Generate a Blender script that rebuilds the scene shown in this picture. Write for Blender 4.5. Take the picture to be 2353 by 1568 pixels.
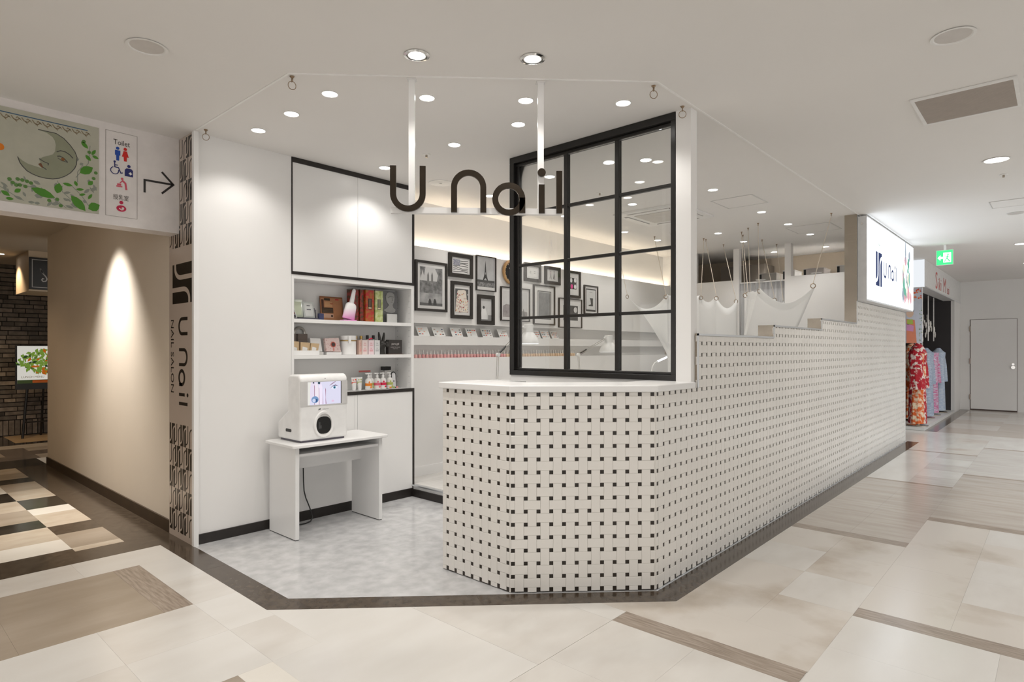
import bpy, math, random
from mathutils import Vector, Matrix
R = math.radians
scene = bpy.context.scene
for o in list(bpy.data.objects): bpy.data.objects.remove(o)
COL = scene.collection
RND = random.Random(7)
H = 2.945                      # ceiling height

# ------------------------------------------------------------------ camera
cam = bpy.data.objects.new('camera', bpy.data.cameras.new('camera'))
COL.objects.link(cam)
cam.location = (0, 0, 1.40)
cam.rotation_euler = (R(90), 0, R(42.0873 - 90))
cam.data.sensor_width = 36.0
cam.data.lens = 36.0 * 1398.25 / 2353
cam.data.shift_y = (802.17 - 784.0) / 2353
cam.data.clip_start = 0.05
scene.camera = cam

# ------------------------------------------------------------------ world, exposure
w = bpy.data.worlds.new('world'); scene.world = w; w.use_nodes = True
bg = w.node_tree.nodes['Background']
bg.inputs[0].default_value = (1.0, 0.965, 0.93, 1); bg.inputs[1].default_value = 1.15
scene.view_settings.view_transform = 'Standard'
scene.view_settings.look = 'None'
scene.view_settings.gamma = 1
scene.view_settings.use_curve_mapping = False
scene.view_settings.exposure = 0.22
LAMP_W = 16.5                  # one downlight
MALL_W = 36.0

# ------------------------------------------------------------------ materials
MATS = {}
def mat(name, rgb, rough=0.5, metal=0.0, var=0.0, vscale=8.0, bump=0.0, bscale=60.0, emit=None, estr=0.0, alpha=None,
        stretch=None, coat=0.0, trans=0.0, ior=1.45, spec=0.5, rgb2=None, detail=4.0, lo=0.35, hi=0.65):
    if name in MATS: return MATS[name]
    m = bpy.data.materials.new(name); m.use_nodes = True
    nt = m.node_tree; b = nt.nodes['Principled BSDF']
    b.inputs['Base Color'].default_value = (*rgb, 1)
    b.inputs['Roughness'].default_value = rough
    b.inputs['Metallic'].default_value = metal
    b.inputs['Specular IOR Level'].default_value = spec
    b.inputs['IOR'].default_value = ior
    if coat: b.inputs['Coat Weight'].default_value = coat; b.inputs['Coat Roughness'].default_value = 0.08
    if trans: b.inputs['Transmission Weight'].default_value = trans
    if emit:
        b.inputs['Emission Color'].default_value = (*emit, 1); b.inputs['Emission Strength'].default_value = estr
    if var or bump or rgb2:
        tc = nt.nodes.new('ShaderNodeTexCoord'); mp = nt.nodes.new('ShaderNodeMapping')
        nt.links.new(tc.outputs['Object'], mp.inputs[0])
        if stretch: mp.inputs['Scale'].default_value = stretch
        if var or rgb2:
            n = nt.nodes.new('ShaderNodeTexNoise'); n.inputs['Scale'].default_value = vscale; n.inputs['Detail'].default_value = detail
            nt.links.new(mp.outputs[0], n.inputs['Vector'])
            r = nt.nodes.new('ShaderNodeValToRGB'); r.color_ramp.elements[0].position = lo; r.color_ramp.elements[1].position = hi
            c2 = rgb2 if rgb2 else tuple(min(1, c * (1 + var)) for c in rgb)
            c1 = rgb if rgb2 else tuple(c * (1 - var) for c in rgb)
            r.color_ramp.elements[0].color = (*c1, 1); r.color_ramp.elements[1].color = (*c2, 1)
            nt.links.new(n.outputs['Fac'], r.inputs[0]); nt.links.new(r.outputs[0], b.inputs['Base Color'])
        if bump:
            n2 = nt.nodes.new('ShaderNodeTexNoise'); n2.inputs['Scale'].default_value = bscale
            nt.links.new(mp.outputs[0], n2.inputs['Vector'])
            bp = nt.nodes.new('ShaderNodeBump'); bp.inputs['Strength'].default_value = bump; bp.inputs['Distance'].default_value = 0.003
            nt.links.new(n2.outputs['Fac'], bp.inputs['Height']); nt.links.new(bp.outputs[0], b.inputs['Normal'])
    MATS[name] = m
    return m
def s2l(*c):                   # 0-255 display colour to linear
    return tuple(((v / 255) / 12.92 if v / 255 <= 0.04045 else ((v / 255 + 0.055) / 1.055) ** 2.4) for v in c)
def emi(name, rgb, strength):
    if name in MATS: return MATS[name]
    m = bpy.data.materials.new(name); m.use_nodes = True; nt = m.node_tree
    nt.nodes.clear(); e = nt.nodes.new('ShaderNodeEmission'); o = nt.nodes.new('ShaderNodeOutputMaterial')
    e.inputs[0].default_value = (*rgb, 1); e.inputs[1].default_value = strength
    nt.links.new(e.outputs[0], o.inputs[0]); MATS[name] = m
    return m
def glassmat(name, tint=(1, 1, 1), refl=1.0):
    if name in MATS: return MATS[name]
    m = bpy.data.materials.new(name); m.use_nodes = True; nt = m.node_tree; nt.nodes.clear()
    t = nt.nodes.new('ShaderNodeBsdfTransparent'); t.inputs[0].default_value = (*tint, 1)
    g = nt.nodes.new('ShaderNodeBsdfGlossy'); g.inputs['Roughness'].default_value = 0.02
    f = nt.nodes.new('ShaderNodeFresnel'); f.inputs[0].default_value = 1.45
    mu = nt.nodes.new('ShaderNodeMath'); mu.operation = 'MULTIPLY'; mu.inputs[1].default_value = refl
    mx = nt.nodes.new('ShaderNodeMixShader'); o = nt.nodes.new('ShaderNodeOutputMaterial')
    nt.links.new(f.outputs[0], mu.inputs[0]); nt.links.new(mu.outputs[0], mx.inputs[0])
    nt.links.new(t.outputs[0], mx.inputs[1]); nt.links.new(g.outputs[0], mx.inputs[2]); nt.links.new(mx.outputs[0], o.inputs[0])
    MATS[name] = m
    return m
def clothmat(name, rgb, tr=0.3):
    if name in MATS: return MATS[name]
    m = bpy.data.materials.new(name); m.use_nodes = True; nt = m.node_tree; nt.nodes.clear()
    d = nt.nodes.new('ShaderNodeBsdfDiffuse'); d.inputs[0].default_value = (*rgb, 1)
    t = nt.nodes.new('ShaderNodeBsdfTranslucent'); t.inputs[0].default_value = (*rgb, 1)
    mx = nt.nodes.new('ShaderNodeMixShader'); mx.inputs[0].default_value = tr; o = nt.nodes.new('ShaderNodeOutputMaterial')
    nt.links.new(d.outputs[0], mx.inputs[1]); nt.links.new(t.outputs[0], mx.inputs[2]); nt.links.new(mx.outputs[0], o.inputs[0])
    MATS[name] = m
    return m

WHITE   = mat('white_paint', (0.80, 0.79, 0.775), 0.55, var=0.012, vscale=1.5)
CEIL    = mat('ceiling_paint', (0.80, 0.78, 0.755), 0.8, var=0.01, vscale=0.8)
LAMIN   = mat('white_laminate', (0.82, 0.815, 0.805), 0.28, var=0.01, vscale=2)
GREYLAM = mat('pale_grey_laminate', (0.66, 0.65, 0.63), 0.35)
BLACK   = mat('black_trim', (0.022, 0.018, 0.016), 0.4, var=0.1, vscale=20)
BLKMET  = mat('black_steel', (0.012, 0.011, 0.010), 0.28, spec=0.6, var=0.08, vscale=30)
BLKPLA  = mat('black_plastic', (0.012, 0.012, 0.012), 0.35, var=0.05, vscale=30)
DKBROWN = mat('dark_brown_skirting', (0.050, 0.033, 0.020), 0.35, var=0.1, vscale=10)
STEEL   = mat('brushed_steel', (0.44, 0.385, 0.32), 0.20, metal=1.0, stretch=(1, 1, 60), bump=0.04, bscale=6, var=0.05, vscale=4)
CHROME  = mat('chrome', (0.75, 0.74, 0.72), 0.12, metal=1.0)
ALU     = mat('aluminium_edge', (0.78, 0.80, 0.82), 0.3, metal=1.0)
TILE    = mat('ivory_glazed_tile', (0.79, 0.765, 0.725), 0.20, var=0.02, vscale=3, spec=0.5)
GROUT   = mat('dark_brown_tile_backing', (0.030, 0.022, 0.016), 0.30, var=0.2, vscale=20)
GLASS   = glassmat('clear_glass', (0.985, 0.99, 0.985), 1.0)
BRONZE  = mat('dark_bronze_letter', (0.045, 0.034, 0.024), 0.22, metal=0.55, var=0.08, vscale=12)
def pmat(rgb, rough=0.5, name=None, **k):
    n = name or 'paint_%02x%02x%02x_%d' % (int(rgb[0]*255), int(rgb[1]*255), int(rgb[2]*255), int(rough*100))
    k.setdefault('var', 0.03); k.setdefault('vscale', 15)
    return mat(n, rgb, rough, **k)
def c255(r, g, b, rough=0.5): return pmat(s2l(r, g, b), rough, 'print_%d_%d_%d_%d' % (r, g, b, int(rough * 100)))

# ------------------------------------------------------------------ mesh helpers
class MB:
    def __init__(s): s.v = []; s.f = []
    def add(s, vs, fs):
        b = len(s.v); s.v += [tuple(p) for p in vs]; s.f += [tuple(i + b for i in f) for f in fs]; return s
    def box(s, x0, x1, y0, y1, z0, z1):
        x0, x1 = sorted((x0, x1)); y0, y1 = sorted((y0, y1)); z0, z1 = sorted((z0, z1))
        return s.add([(x0,y0,z0),(x1,y0,z0),(x1,y1,z0),(x0,y1,z0),(x0,y0,z1),(x1,y0,z1),(x1,y1,z1),(x0,y1,z1)],
                     [(3,2,1,0),(4,5,6,7),(0,1,5,4),(1,2,6,5),(2,3,7,6),(3,0,4,7)])
    def prism(s, pts, z0, z1):          # polygon in XY
        n = len(pts); a = sum(pts[i][0]*pts[(i+1)%n][1]-pts[(i+1)%n][0]*pts[i][1] for i in range(n))
        if a < 0: pts = pts[::-1]
        vs = [(x, y, z0) for x, y in pts] + [(x, y, z1) for x, y in pts]
        return s.add(vs, [tuple(range(n))[::-1], tuple(range(n, 2*n))] + [(i, (i+1)%n, n+(i+1)%n, n+i) for i in range(n)])
    def fprism(s, F, pts, c0, c1):      # polygon in a frame (a,b), extruded along the frame normal from c0 to c1
        n = len(pts); a = sum(pts[i][0]*pts[(i+1)%n][1]-pts[(i+1)%n][0]*pts[i][1] for i in range(n))
        if a < 0: pts = pts[::-1]
        if c1 < c0: c0, c1 = c1, c0
        vs = [F(p[0], p[1], c0) for p in pts] + [F(p[0], p[1], c1) for p in pts]
        return s.add(vs, [tuple(range(n))[::-1], tuple(range(n, 2*n))] + [(i, (i+1)%n, n+(i+1)%n, n+i) for i in range(n)])
    def frect(s, F, a0, a1, b0, b1, c0, c1): return s.fprism(F, [(a0,b0),(a1,b0),(a1,b1),(a0,b1)], c0, c1)
    def stroke(s, F, pts, wd, c0, c1):  # ribbon of constant width along a polyline, mitred, in a frame
        L, Rr = [], []
        n = len(pts)
        for i, p in enumerate(pts):
            p = Vector(p[:2]); t = Vector((0, 0))
            if i: t += (p - Vector(pts[i-1][:2])).normalized()
            if i < n-1: t += (Vector(pts[i+1][:2]) - p).normalized()
            t = t.normalized() if t.length else Vector((1, 0)); q = Vector((-t.y, t.x)); k = 1.0
            if 0 < i < n-1:
                d = (p - Vector(pts[i-1][:2])).normalized(); k = 1 / max(0.4, abs(d.dot(t)))
            L.append(p + q * wd/2 * k); Rr.append(p - q * wd/2 * k)
        for i in range(n-1): s.fprism(F, [tuple(L[i]), tuple(L[i+1]), tuple(Rr[i+1]), tuple(Rr[i])], c0, c1)
        return s
    def cyl(s, p0, p1, r0, r1=None, n=12, cap=True):
        r1 = r0 if r1 is None else r1
        p0 = Vector(p0); p1 = Vector(p1); d = (p1 - p0).normalized()
        u = d.orthogonal().normalized(); v = d.cross(u)
        vs = []
        for p, r in ((p0, r0), (p1, r1)):
            for i in range(n):
                a = 2*math.pi*i/n; vs.append(p + (u*math.cos(a) + v*math.sin(a)) * r)
        fs = [(i, (i+1)%n, n+(i+1)%n, n+i) for i in range(n)]
        if cap: fs += [tuple(range(n))[::-1], tuple(range(n, 2*n))]
        return s.add(vs, fs)
    def tube(s, pts, r, n=8):
        pts = [Vector(p) for p in pts]; rings = []; m = len(pts)
        rr = r if isinstance(r, (list, tuple)) else [r]*m
        t0 = (pts[1]-pts[0]).normalized(); u = t0.orthogonal().normalized()
        for i in range(m):
            t = Vector((0,0,0))
            if i: t += (pts[i]-pts[i-1]).normalized()
            if i < m-1: t += (pts[i+1]-pts[i]).normalized()
            t.normalize(); u = (u - t*u.dot(t)).normalized(); v = t.cross(u)
            rings.append([pts[i] + (u*math.cos(2*math.pi*k/n) + v*math.sin(2*math.pi*k/n))*rr[i] for k in range(n)])
        vs = [q for g in rings for q in g]
        fs = [(i*n+k, i*n+(k+1)%n, (i+1)*n+(k+1)%n, (i+1)*n+k) for i in range(m-1) for k in range(n)]
        fs += [tuple(range(n))[::-1], tuple(range((m-1)*n, m*n))]
        return s.add(vs, fs)
    def torus(s, c, nrm, R0, r, n=18, m=6):
        nrm = Vector(nrm).normalized(); u = nrm.orthogonal().normalized(); v = nrm.cross(u); c = Vector(c)
        vs = []
        for i in range(n):
            a = 2*math.pi*i/n; d = u*math.cos(a)+v*math.sin(a)
            for k in range(m):
                b = 2*math.pi*k/m; vs.append(c + d*(R0 + r*math.cos(b)) + nrm*r*math.sin(b))
        return s.add(vs, [(i*m+k, ((i+1)%n)*m+k, ((i+1)%n)*m+(k+1)%m, i*m+(k+1)%m) for i in range(n) for k in range(m)])
    def lathe(s, prof, c=(0,0,0), n=16, cap=True):    # profile (r,z)
        vs = []; m = len(prof)
        for r, z in prof:
            for i in range(n):
                a = 2*math.pi*i/n; vs.append((c[0]+r*math.cos(a), c[1]+r*math.sin(a), c[2]+z))
        fs = [(j*n+i, j*n+(i+1)%n, (j+1)*n+(i+1)%n, (j+1)*n+i) for j in range(m-1) for i in range(n)]
        if cap and prof[0][0] > 1e-5: fs.append(tuple(range(n))[::-1])
        if cap and prof[-1][0] > 1e-5: fs.append(tuple(range((m-1)*n, m*n)))
        return s.add(vs, fs)
    def ball(s, c, r, n=12, m=8, sz=(1,1,1)):
        vs = []
        for j in range(m+1):
            t = math.pi*j/m
            for i in range(n):
                a = 2*math.pi*i/n; vs.append((c[0]+r*sz[0]*math.sin(t)*math.cos(a), c[1]+r*sz[1]*math.sin(t)*math.sin(a), c[2]-r*sz[2]*math.cos(t)))
        return s.add(vs, [(j*n+i, j*n+(i+1)%n, (j+1)*n+(i+1)%n, (j+1)*n+i) for j in range(m) for i in range(n)])
    def grid(s, rows, thick=0.0):         # surface from rows of points
        m = len(rows); n = len(rows[0]); b = [p for r in rows for p in r]
        return s.add(b, [(j*n+i, j*n+i+1, (j+1)*n+i+1, (j+1)*n+i) for j in range(m-1) for i in range(n-1)])
    def xf(s, M): s.v = [tuple(M @ Vector(p)) for p in s.v]; return s
    def build(s, name, m, parent=None, smooth=False, bevel=0.0, seg=2, local=False, mats=None):
        off = Vector((0,0,0))
        if parent and not local:
            r = parent
            while r.parent: r = r.parent
            off = Vector(r.location)
        me = bpy.data.meshes.new(name)
        me.from_pydata([tuple(Vector(p) - off) for p in s.v], [], s.f)
        if isinstance(m, (list, tuple)):
            for x in m: me.materials.append(x)
        else: me.materials.append(m)
        me.validate(); me.update()
        if smooth:
            me.polygons.foreach_set('use_smooth', [True]*len(me.polygons))
            me.set_sharp_from_angle(angle=R(38))
        o = bpy.data.objects.new(name, me); COL.objects.link(o)
        if parent: o.parent = parent
        if bevel:
            md = o.modifiers.new('bevel', 'BEVEL'); md.width = bevel; md.segments = seg; md.limit_method = 'ANGLE'; md.angle_limit = R(40)
        return o

def frame(o, u, v):
    o = Vector(o); u = Vector(u).normalized(); v = Vector(v).normalized(); n = u.cross(v)
    return lambda a, b, c=0.0: tuple(o + u*a + v*b + n*c)
def thing(name, label, cat, loc=(0,0,0), group=None):
    o = bpy.data.objects.new(name, None); COL.objects.link(o); o.location = loc; o.empty_display_size = 0.05
    return tag(o, label, cat, group)
def tag(o, label, cat, group=None):
    o['label'] = label; o['category'] = cat
    if group: o['group'] = group
    return o
def struct(o, label=None):
    o['kind'] = 'structure'
    if label: o['label'] = label
    return o
def stuff(o): o['kind'] = 'stuff'; return o
def copy_tree(o, parent=None):
    c = o.copy(); COL.objects.link(c); c.parent = parent
    for ch in [x for x in bpy.data.objects if x.parent == o]: copy_tree(ch, c)
    return c
def box(name, m, x0, x1, y0, y1, z0, z1, parent=None, bevel=0.0): return MB().box(x0,x1,y0,y1,z0,z1).build(name, m, parent, bevel=bevel)
def text_mesh(body, size, m, name, F, a, b, depth=0.001, parent=None, align='LEFT', sx=1.0, c=0.0):
    cu = bpy.data.curves.new('txt', 'FONT'); cu.body = body; cu.size = size; cu.align_x = align; cu.resolution_u = 2
    t = bpy.data.objects.new('txt', cu); COL.objects.link(t)
    dg = bpy.context.evaluated_depsgraph_get(); dg.update()
    me = t.evaluated_get(dg).to_mesh()
    mb = MB(); mb.v = [F(a + p.co.x*sx, b + p.co.y, c + depth) for p in me.vertices]; mb.f = [tuple(p.vertices) for p in me.polygons]
    t.evaluated_get(dg).to_mesh_clear()
    bpy.data.objects.remove(t); bpy.data.curves.remove(cu)
    return mb.build(name, m, parent)
ORD = ['first','second','third','fourth','fifth','sixth','seventh','eighth','ninth','tenth','eleventh','twelfth','thirteenth','fourteenth','fifteenth','sixteenth','seventeenth','eighteenth','nineteenth']
def ordw(n):
    if n <= 19: return ORD[n-1]
    t = ['twenty','thirty','forty','fifty','sixty'][n//10-2]
    return (t[:-1] + 'ieth') if n % 10 == 0 else t + '-' + ORD[n%10-1]
def arc(cx, cy, r, a0, a1, n=14, ry=None):
    ry = r if ry is None else ry
    return [(cx + r*math.cos(R(a0+(a1-a0)*i/n)), cy + ry*math.sin(R(a0+(a1-a0)*i/n))) for i in range(n+1)]
def disc(cx, cy, r, n=20, ry=None): return arc(cx, cy, r, 0, 360*(n-1)/n, n-1, ry)
def rrect(x0, x1, y0, y1, r, n=5):
    return arc(x1-r, y0+r, r, -90, 0, n) + arc(x1-r, y1-r, r, 0, 90, n) + arc(x0+r, y1-r, r, 90, 180, n) + arc(x0+r, y0+r, r, 180, 270, n)

# ================================================================== FLOOR
F_PALE  = mat('floor_pale_stone', (0.68, 0.655, 0.615), 0.20, rgb2=(0.72, 0.70, 0.665), vscale=1.6, stretch=(1, 2.5, 1))
F_PALE2 = mat('floor_pale_stone_warm', (0.635, 0.60, 0.555), 0.20, rgb2=(0.70, 0.675, 0.635), vscale=2.2, stretch=(1, 2.2, 1))
F_BEIGE = mat('floor_beige_marbled', (0.50, 0.43, 0.355), 0.20, rgb2=(0.655, 0.61, 0.555), vscale=2.2, lo=0.30, hi=0.52, detail=6)
F_TAN   = mat('floor_tan_stone', (0.33, 0.27, 0.205), 0.22, rgb2=(0.42, 0.355, 0.285), vscale=1.8, stretch=(0.7, 2, 1))
F_GREIGE= mat('floor_greige_streaked', (0.46, 0.405, 0.35), 0.20, rgb2=(0.54, 0.49, 0.435), vscale=2.0, stretch=(6, 1, 1))
F_LGREY = mat('floor_light_greige', (0.55, 0.51, 0.465), 0.20, rgb2=(0.63, 0.595, 0.55), vscale=2.0, stretch=(6, 1, 1))
F_WOOD  = mat('floor_grey_wood_plank', (0.27, 0.215, 0.17), 0.26, rgb2=(0.40, 0.335, 0.275), vscale=9, stretch=(9, 0.8, 1), detail=8)
F_DARK  = mat('floor_dark_border', (0.060, 0.044, 0.031), 0.16, rgb2=(0.095, 0.072, 0.052), vscale=7, stretch=(3, 3, 1), detail=8)
F_BLACK = mat('floor_black_stone', (0.022, 0.018, 0.014), 0.15, rgb2=(0.045, 0.036, 0.027), vscale=5)
F_WHITE = mat('floor_white_stone', (0.74, 0.70, 0.63), 0.2, rgb2=(0.78, 0.745, 0.68), vscale=3)
F_CREAM = mat('floor_cream_stone', (0.52, 0.44, 0.345), 0.2, rgb2=(0.60, 0.525, 0.43), vscale=4, stretch=(1, 2, 1))
F_BROWN = mat('floor_brown_plank', (0.13, 0.10, 0.08), 0.2, rgb2=(0.19, 0.15, 0.12), vscale=4)
F_OAK   = mat('floor_oak_inlay', (0.55, 0.37, 0.20), 0.25, rgb2=(0.64, 0.46, 0.27), vscale=5, stretch=(1, 6, 1))
SHOPFL  = mat('shop_floor_grey_marble', (0.47, 0.47, 0.475), 0.14, rgb2=(0.60, 0.60, 0.605), vscale=11, detail=10, stretch=(1, 1, 1))
PLANKFL = mat('pale_wood_floor', (0.60, 0.58, 0.55), 0.3, rgb2=(0.70, 0.685, 0.66), vscale=5, stretch=(0.5, 8, 1))

floor = struct(MB().box(-9, 24, -9, 17, -0.06, -0.0025).build('floor', F_PALE), 'pale stone floor of the mall corridor')
NT = [0]
def tile(x0, x1, y0, y1, m, name='tile'):
    g = 0.0003; NT[0] += 1
    return box(name, m, x0+g, x1-g, y0+g, y1-g, -0.0024, 0.0, floor)
def tiles(x0, x1, y0, y1, nx, ny, m, name='tile'):
    for i in range(nx):
        for j in range(ny):
            mm = m[(i*7 + j*3 + i*j) % len(m)] if isinstance(m, (list, tuple)) else m
            tile(x0+(x1-x0)*i/nx, x0+(x1-x0)*(i+1)/nx, y0+(y1-y0)*j/ny, y0+(y1-y0)*(j+1)/ny, mm, name)
def fpoly(pts, m, name='plank'): return MB().prism(pts, -0.0024, 0.0).build(name, m, floor)
C_IN, C_OUT = 4.905, 4.70                  # X+Y on the inner and outer chamfer lines of the dark border
# dark border round the shop
fpoly([(1.54, 3.16), (1.69, 3.215), (1.69, 4.02), (1.54, 4.02)], F_DARK)
fpoly([(1.54, 4.022), (1.69, 4.022), (1.69, 4.77), (1.54, 4.77)], F_DARK)
fpoly([(1.54, 3.16), (1.69, 3.215), (2.43, 2.475), (2.36, 2.34)], F_DARK)
fpoly([(2.361, 2.339), (2.431, 2.474), (3.17, 1.735), (3.115, 1.585)], F_DARK)
xs = [3.115, 4.2, 5.4, 6.6, 7.8, 9.0, 10.0, 10.87]
for i in range(len(xs)-1):
    a = 3.17 if i == 0 else xs[i]+0.001
    fpoly([(xs[i]+(0.0 if i == 0 else 0.001), 1.585), (xs[i+1], 1.585), (xs[i+1], 1.735), (a, 1.735)], F_DARK)
# dark band in front of the passage and along its wall
tile(-0.6, 0.45, 4.77, 5.055, F_BLACK, 'plank'); tile(0.45, 1.69, 4.77, 5.055, F_DARK, 'plank')
for i in range(4): tile(1.393, 1.70, 5.055+i*1.015, 5.055+(i+1)*1.015, F_DARK, 'plank')
# chequered inlay of the passage
for y0, y1, m in [(5.055,5.16,F_CREAM),(5.16,5.602,F_TAN),(5.602,5.904,F_DARK),(5.904,6.40,F_CREAM),(6.40,6.662,F_WHITE),(6.662,7.12,F_BLACK),(7.12,7.60,F_CREAM),(7.60,8.06,F_TAN),
                  (8.06,8.356,F_BLACK),(8.356,8.74,F_TAN),(8.74,9.112,F_CREAM)]: tile(1.097, 1.393, y0, y1, m)
for y0, y1, m in [(5.055,5.14,F_DARK),(5.14,5.456,F_WHITE),(5.456,5.904,F_CREAM),(5.904,6.195,F_BLACK),(6.195,6.665,F_TAN),(6.665,7.12,F_CREAM),(7.12,7.57,F_BLACK),(7.57,8.06,F_WHITE),(8.06,8.5,F_CREAM),(8.5,9.112,F_BLACK)]:
    tile(0.62, 1.097, y0, y1, m); tile(0.10, 0.62, y0, y1, m)
tile(0.3, 1.70, 9.112, 9.75, F_BLACK, 'plank')
for i, m in enumerate([F_BROWN, F_TAN, F_BROWN, F_TAN]): tile(0.6, 1.45 if i % 2 else 1.75, 9.75+i*0.38, 10.13+i*0.38, m, 'plank')
for i, m in enumerate([F_TAN, F_BROWN, F_TAN, F_CREAM]): tile(1.45 if i % 2 else 1.75, 2.6, 9.75+i*0.38, 10.13+i*0.38, m, 'plank')
tile(0.6, 1.76, 11.27, 12.55, F_BLACK, 'plank'); tile(1.76, 3.2, 11.27, 11.51, F_BLACK, 'plank'); tile(1.76, 3.2, 11.51, 12.52, F_OAK, 'plank')
# pale field in front of the shop, with the tan panel, wood planks and a white plank
tiles(-0.05, 1.54, 4.43, 4.77, 3, 1, [F_PALE, F_PALE2, F_PALE])
tiles(-0.05, 1.157, 3.53, 4.43, 2, 2, F_TAN); tile(1.157, 1.305, 3.53, 4.43, F_WOOD, 'plank')
tiles(1.305, 1.54, 2.62, 4.43, 1, 4, [F_PALE2, F_PALE]); tiles(-0.05, 1.305, 2.62, 3.53, 3, 2, [F_PALE, F_PALE2, F_PALE])
tile(0.3, 1.147, 1.72, 2.62, F_TAN); tile(1.147, 1.302, 1.72, 2.62, F_WHITE, 'plank')
fpoly([(1.302, 2.62), (1.54, 2.62), (1.54, 3.16), (2.08, 2.62), (2.08, 1.72), (1.302, 1.72)][0:2] + [(1.54, 3.159), (2.079, 2.62), (2.079, 1.722), (1.302, 1.722)], F_PALE, 'tile')
fpoly([(2.08, 2.619), (2.675, 2.024), (2.675, 1.722), (2.08, 1.722)], F_PALE2, 'tile')
fpoly([(2.815, 1.884), (3.114, 1.585), (3.114, 0.815), (2.815, 0.815)], F_BEIGE, 'tile')
fpoly([(2.676, 2.023), (2.814, 1.885), (2.814, 1.722), (2.676, 1.722)], F_PALE, 'tile')
tile(2.675, 2.815, 0.82, 1.72, F_WOOD, 'plank')
tiles(0.6, 2.675, 0.82, 1.72, 4, 2, [F_PALE, F_PALE2])
tiles(0.9, 2.675, -0.4, 0.82, 3, 2, [F_PALE, F_PALE2]); tiles(2.675, 3.567, -0.4, 0.815, 2, 2, [F_PALE, F_PALE2, F_PALE])
# rows running along the tiled wall
tiles(3.114, 5.045, 0.815, 1.585, 4, 2, [F_BEIGE, F_PALE2, F_BEIGE]); tile(5.045, 5.17, 0.815, 1.585, F_WOOD, 'plank')
tiles(5.17, 7.49, 0.815, 1.585, 5, 2, F_GREIGE); tile(7.49, 7.55, 0.815, 1.585, F_WOOD, 'plank')
tiles(7.55, 9.93, 0.815, 1.585, 5, 2, [F_LGREY, F_PALE2]); tile(9.93, 10.0, 0.815, 1.585, F_WOOD, 'plank')
tiles(10.0, 12.4, 0.815, 1.585, 4, 2, [F_BEIGE, F_PALE2]); tiles(12.4, 17.44, 0.815, 1.56, 6, 1, [F_GREIGE, F_LGREY])
tile(3.567, 3.70, -0.4, 0.815, F_WOOD, 'plank'); tiles(3.70, 5.965, -0.4, 0.815, 5, 3, [F_BEIGE, F_PALE2, F_PALE2])
tile(5.965, 6.095, -0.4, 0.815, F_WOOD, 'plank'); tiles(6.095, 8.37, -0.4, 0.815, 5, 2, F_GREIGE)
tile(8.37, 8.44, -0.4, 0.815, F_WOOD, 'plank'); tiles(8.44, 10.8, -0.4, 0.815, 4, 2, [F_PALE2, F_LGREY])
tile(10.8, 10.87, -0.4, 0.815, F_WOOD, 'plank'); tiles(10.87, 12.37, -0.4, 0.815, 3, 2, [F_BEIGE, F_PALE2])
tile(12.37, 14.65, -0.4, 0.815, F_GREIGE); tile(14.65, 17.44, -0.4, 0.815, F_LGREY)
tile(12.42, 17.44, 1.56, 1.735, F_BROWN, 'plank')

shop_floor = struct(MB().prism([(1.69, 4.72), (1.69, 3.215), (3.17, 1.735), (10.80, 1.735), (10.80, 4.72)], -0.0024, 0.0).build('shop_floor', SHOPFL), 'grey marbled vinyl floor of the salon')
platform = struct(MB().prism([(3.67, 3.40), (3.67, 4.85), (9.31, 4.85), (9.31, 1.90), (3.78, 1.90), (3.78, 3.40)], 0.0, 0.100).build('platform', LAMIN), 'raised platform floor of the treatment area')
MB().prism([(3.672, 3.402), (3.672, 4.848), (9.308, 4.848), (9.308, 1.902), (3.782, 1.902), (3.782, 3.402)], 0.1005, 0.107).build('floor_boards', PLANKFL, platform)
box('nosing', ALU, 3.655, 3.70, 3.42, 4.585, 0.098, 0.111, platform)
struct(box('baseboard_step', BLACK, 3.655, 3.669, 3.32, 4.585, 0.0, 0.070), 'black skirting under the step')

# ================================================================== CEILINGS
ceiling = struct(MB().prism([(-9, -9), (24, -9), (24, 17), (11.6, 17), (11.6, 4.99), (1.70, 4.99), (1.70, 4.84), (-9, 4.84)], H, H+0.2).build('ceiling', CEIL), 'white ceiling')
struct(MB().box(-9, 1.70, 4.84, 17, 2.755, 2.95).box(1.70, 4.5, 9.12, 12.7, 2.755, 2.95).build('ceiling_passage', mat('passage_ceiling', (0.50, 0.44, 0.36), 0.85)), 'low beige ceiling of the passage')
tr = MB()
tr.stroke(frame((0,0,0),(1,0,0),(0,1,0)), [(1.69, 4.52), (1.69, 3.215), (3.17, 1.735), (10.75, 1.735)], 0.012, H-0.004, H+0.002)
struct(tr.build('trim_1', pmat((0.86, 0.85, 0.83), 0.4, 'ceiling_bead')), 'thin white bead along the salon ceiling edge')

# ================================================================== WALLS of the salon
wl = MB(); wl.box(1.70, 2.435, 4.585, 5.05, 0, H)
wall_left = struct(wl.build('wall_left', WHITE), 'white wall beside the display shelves')
box('corner_strip', LAMIN, 1.683, 1.716, 4.548, 4.584, 0, H-0.001, wall_left)
struct(box('baseboard_left', BLACK, 1.715, 2.435, 4.572, 4.584, 0.002, 0.072), 'black skirting of the left salon wall')
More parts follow.
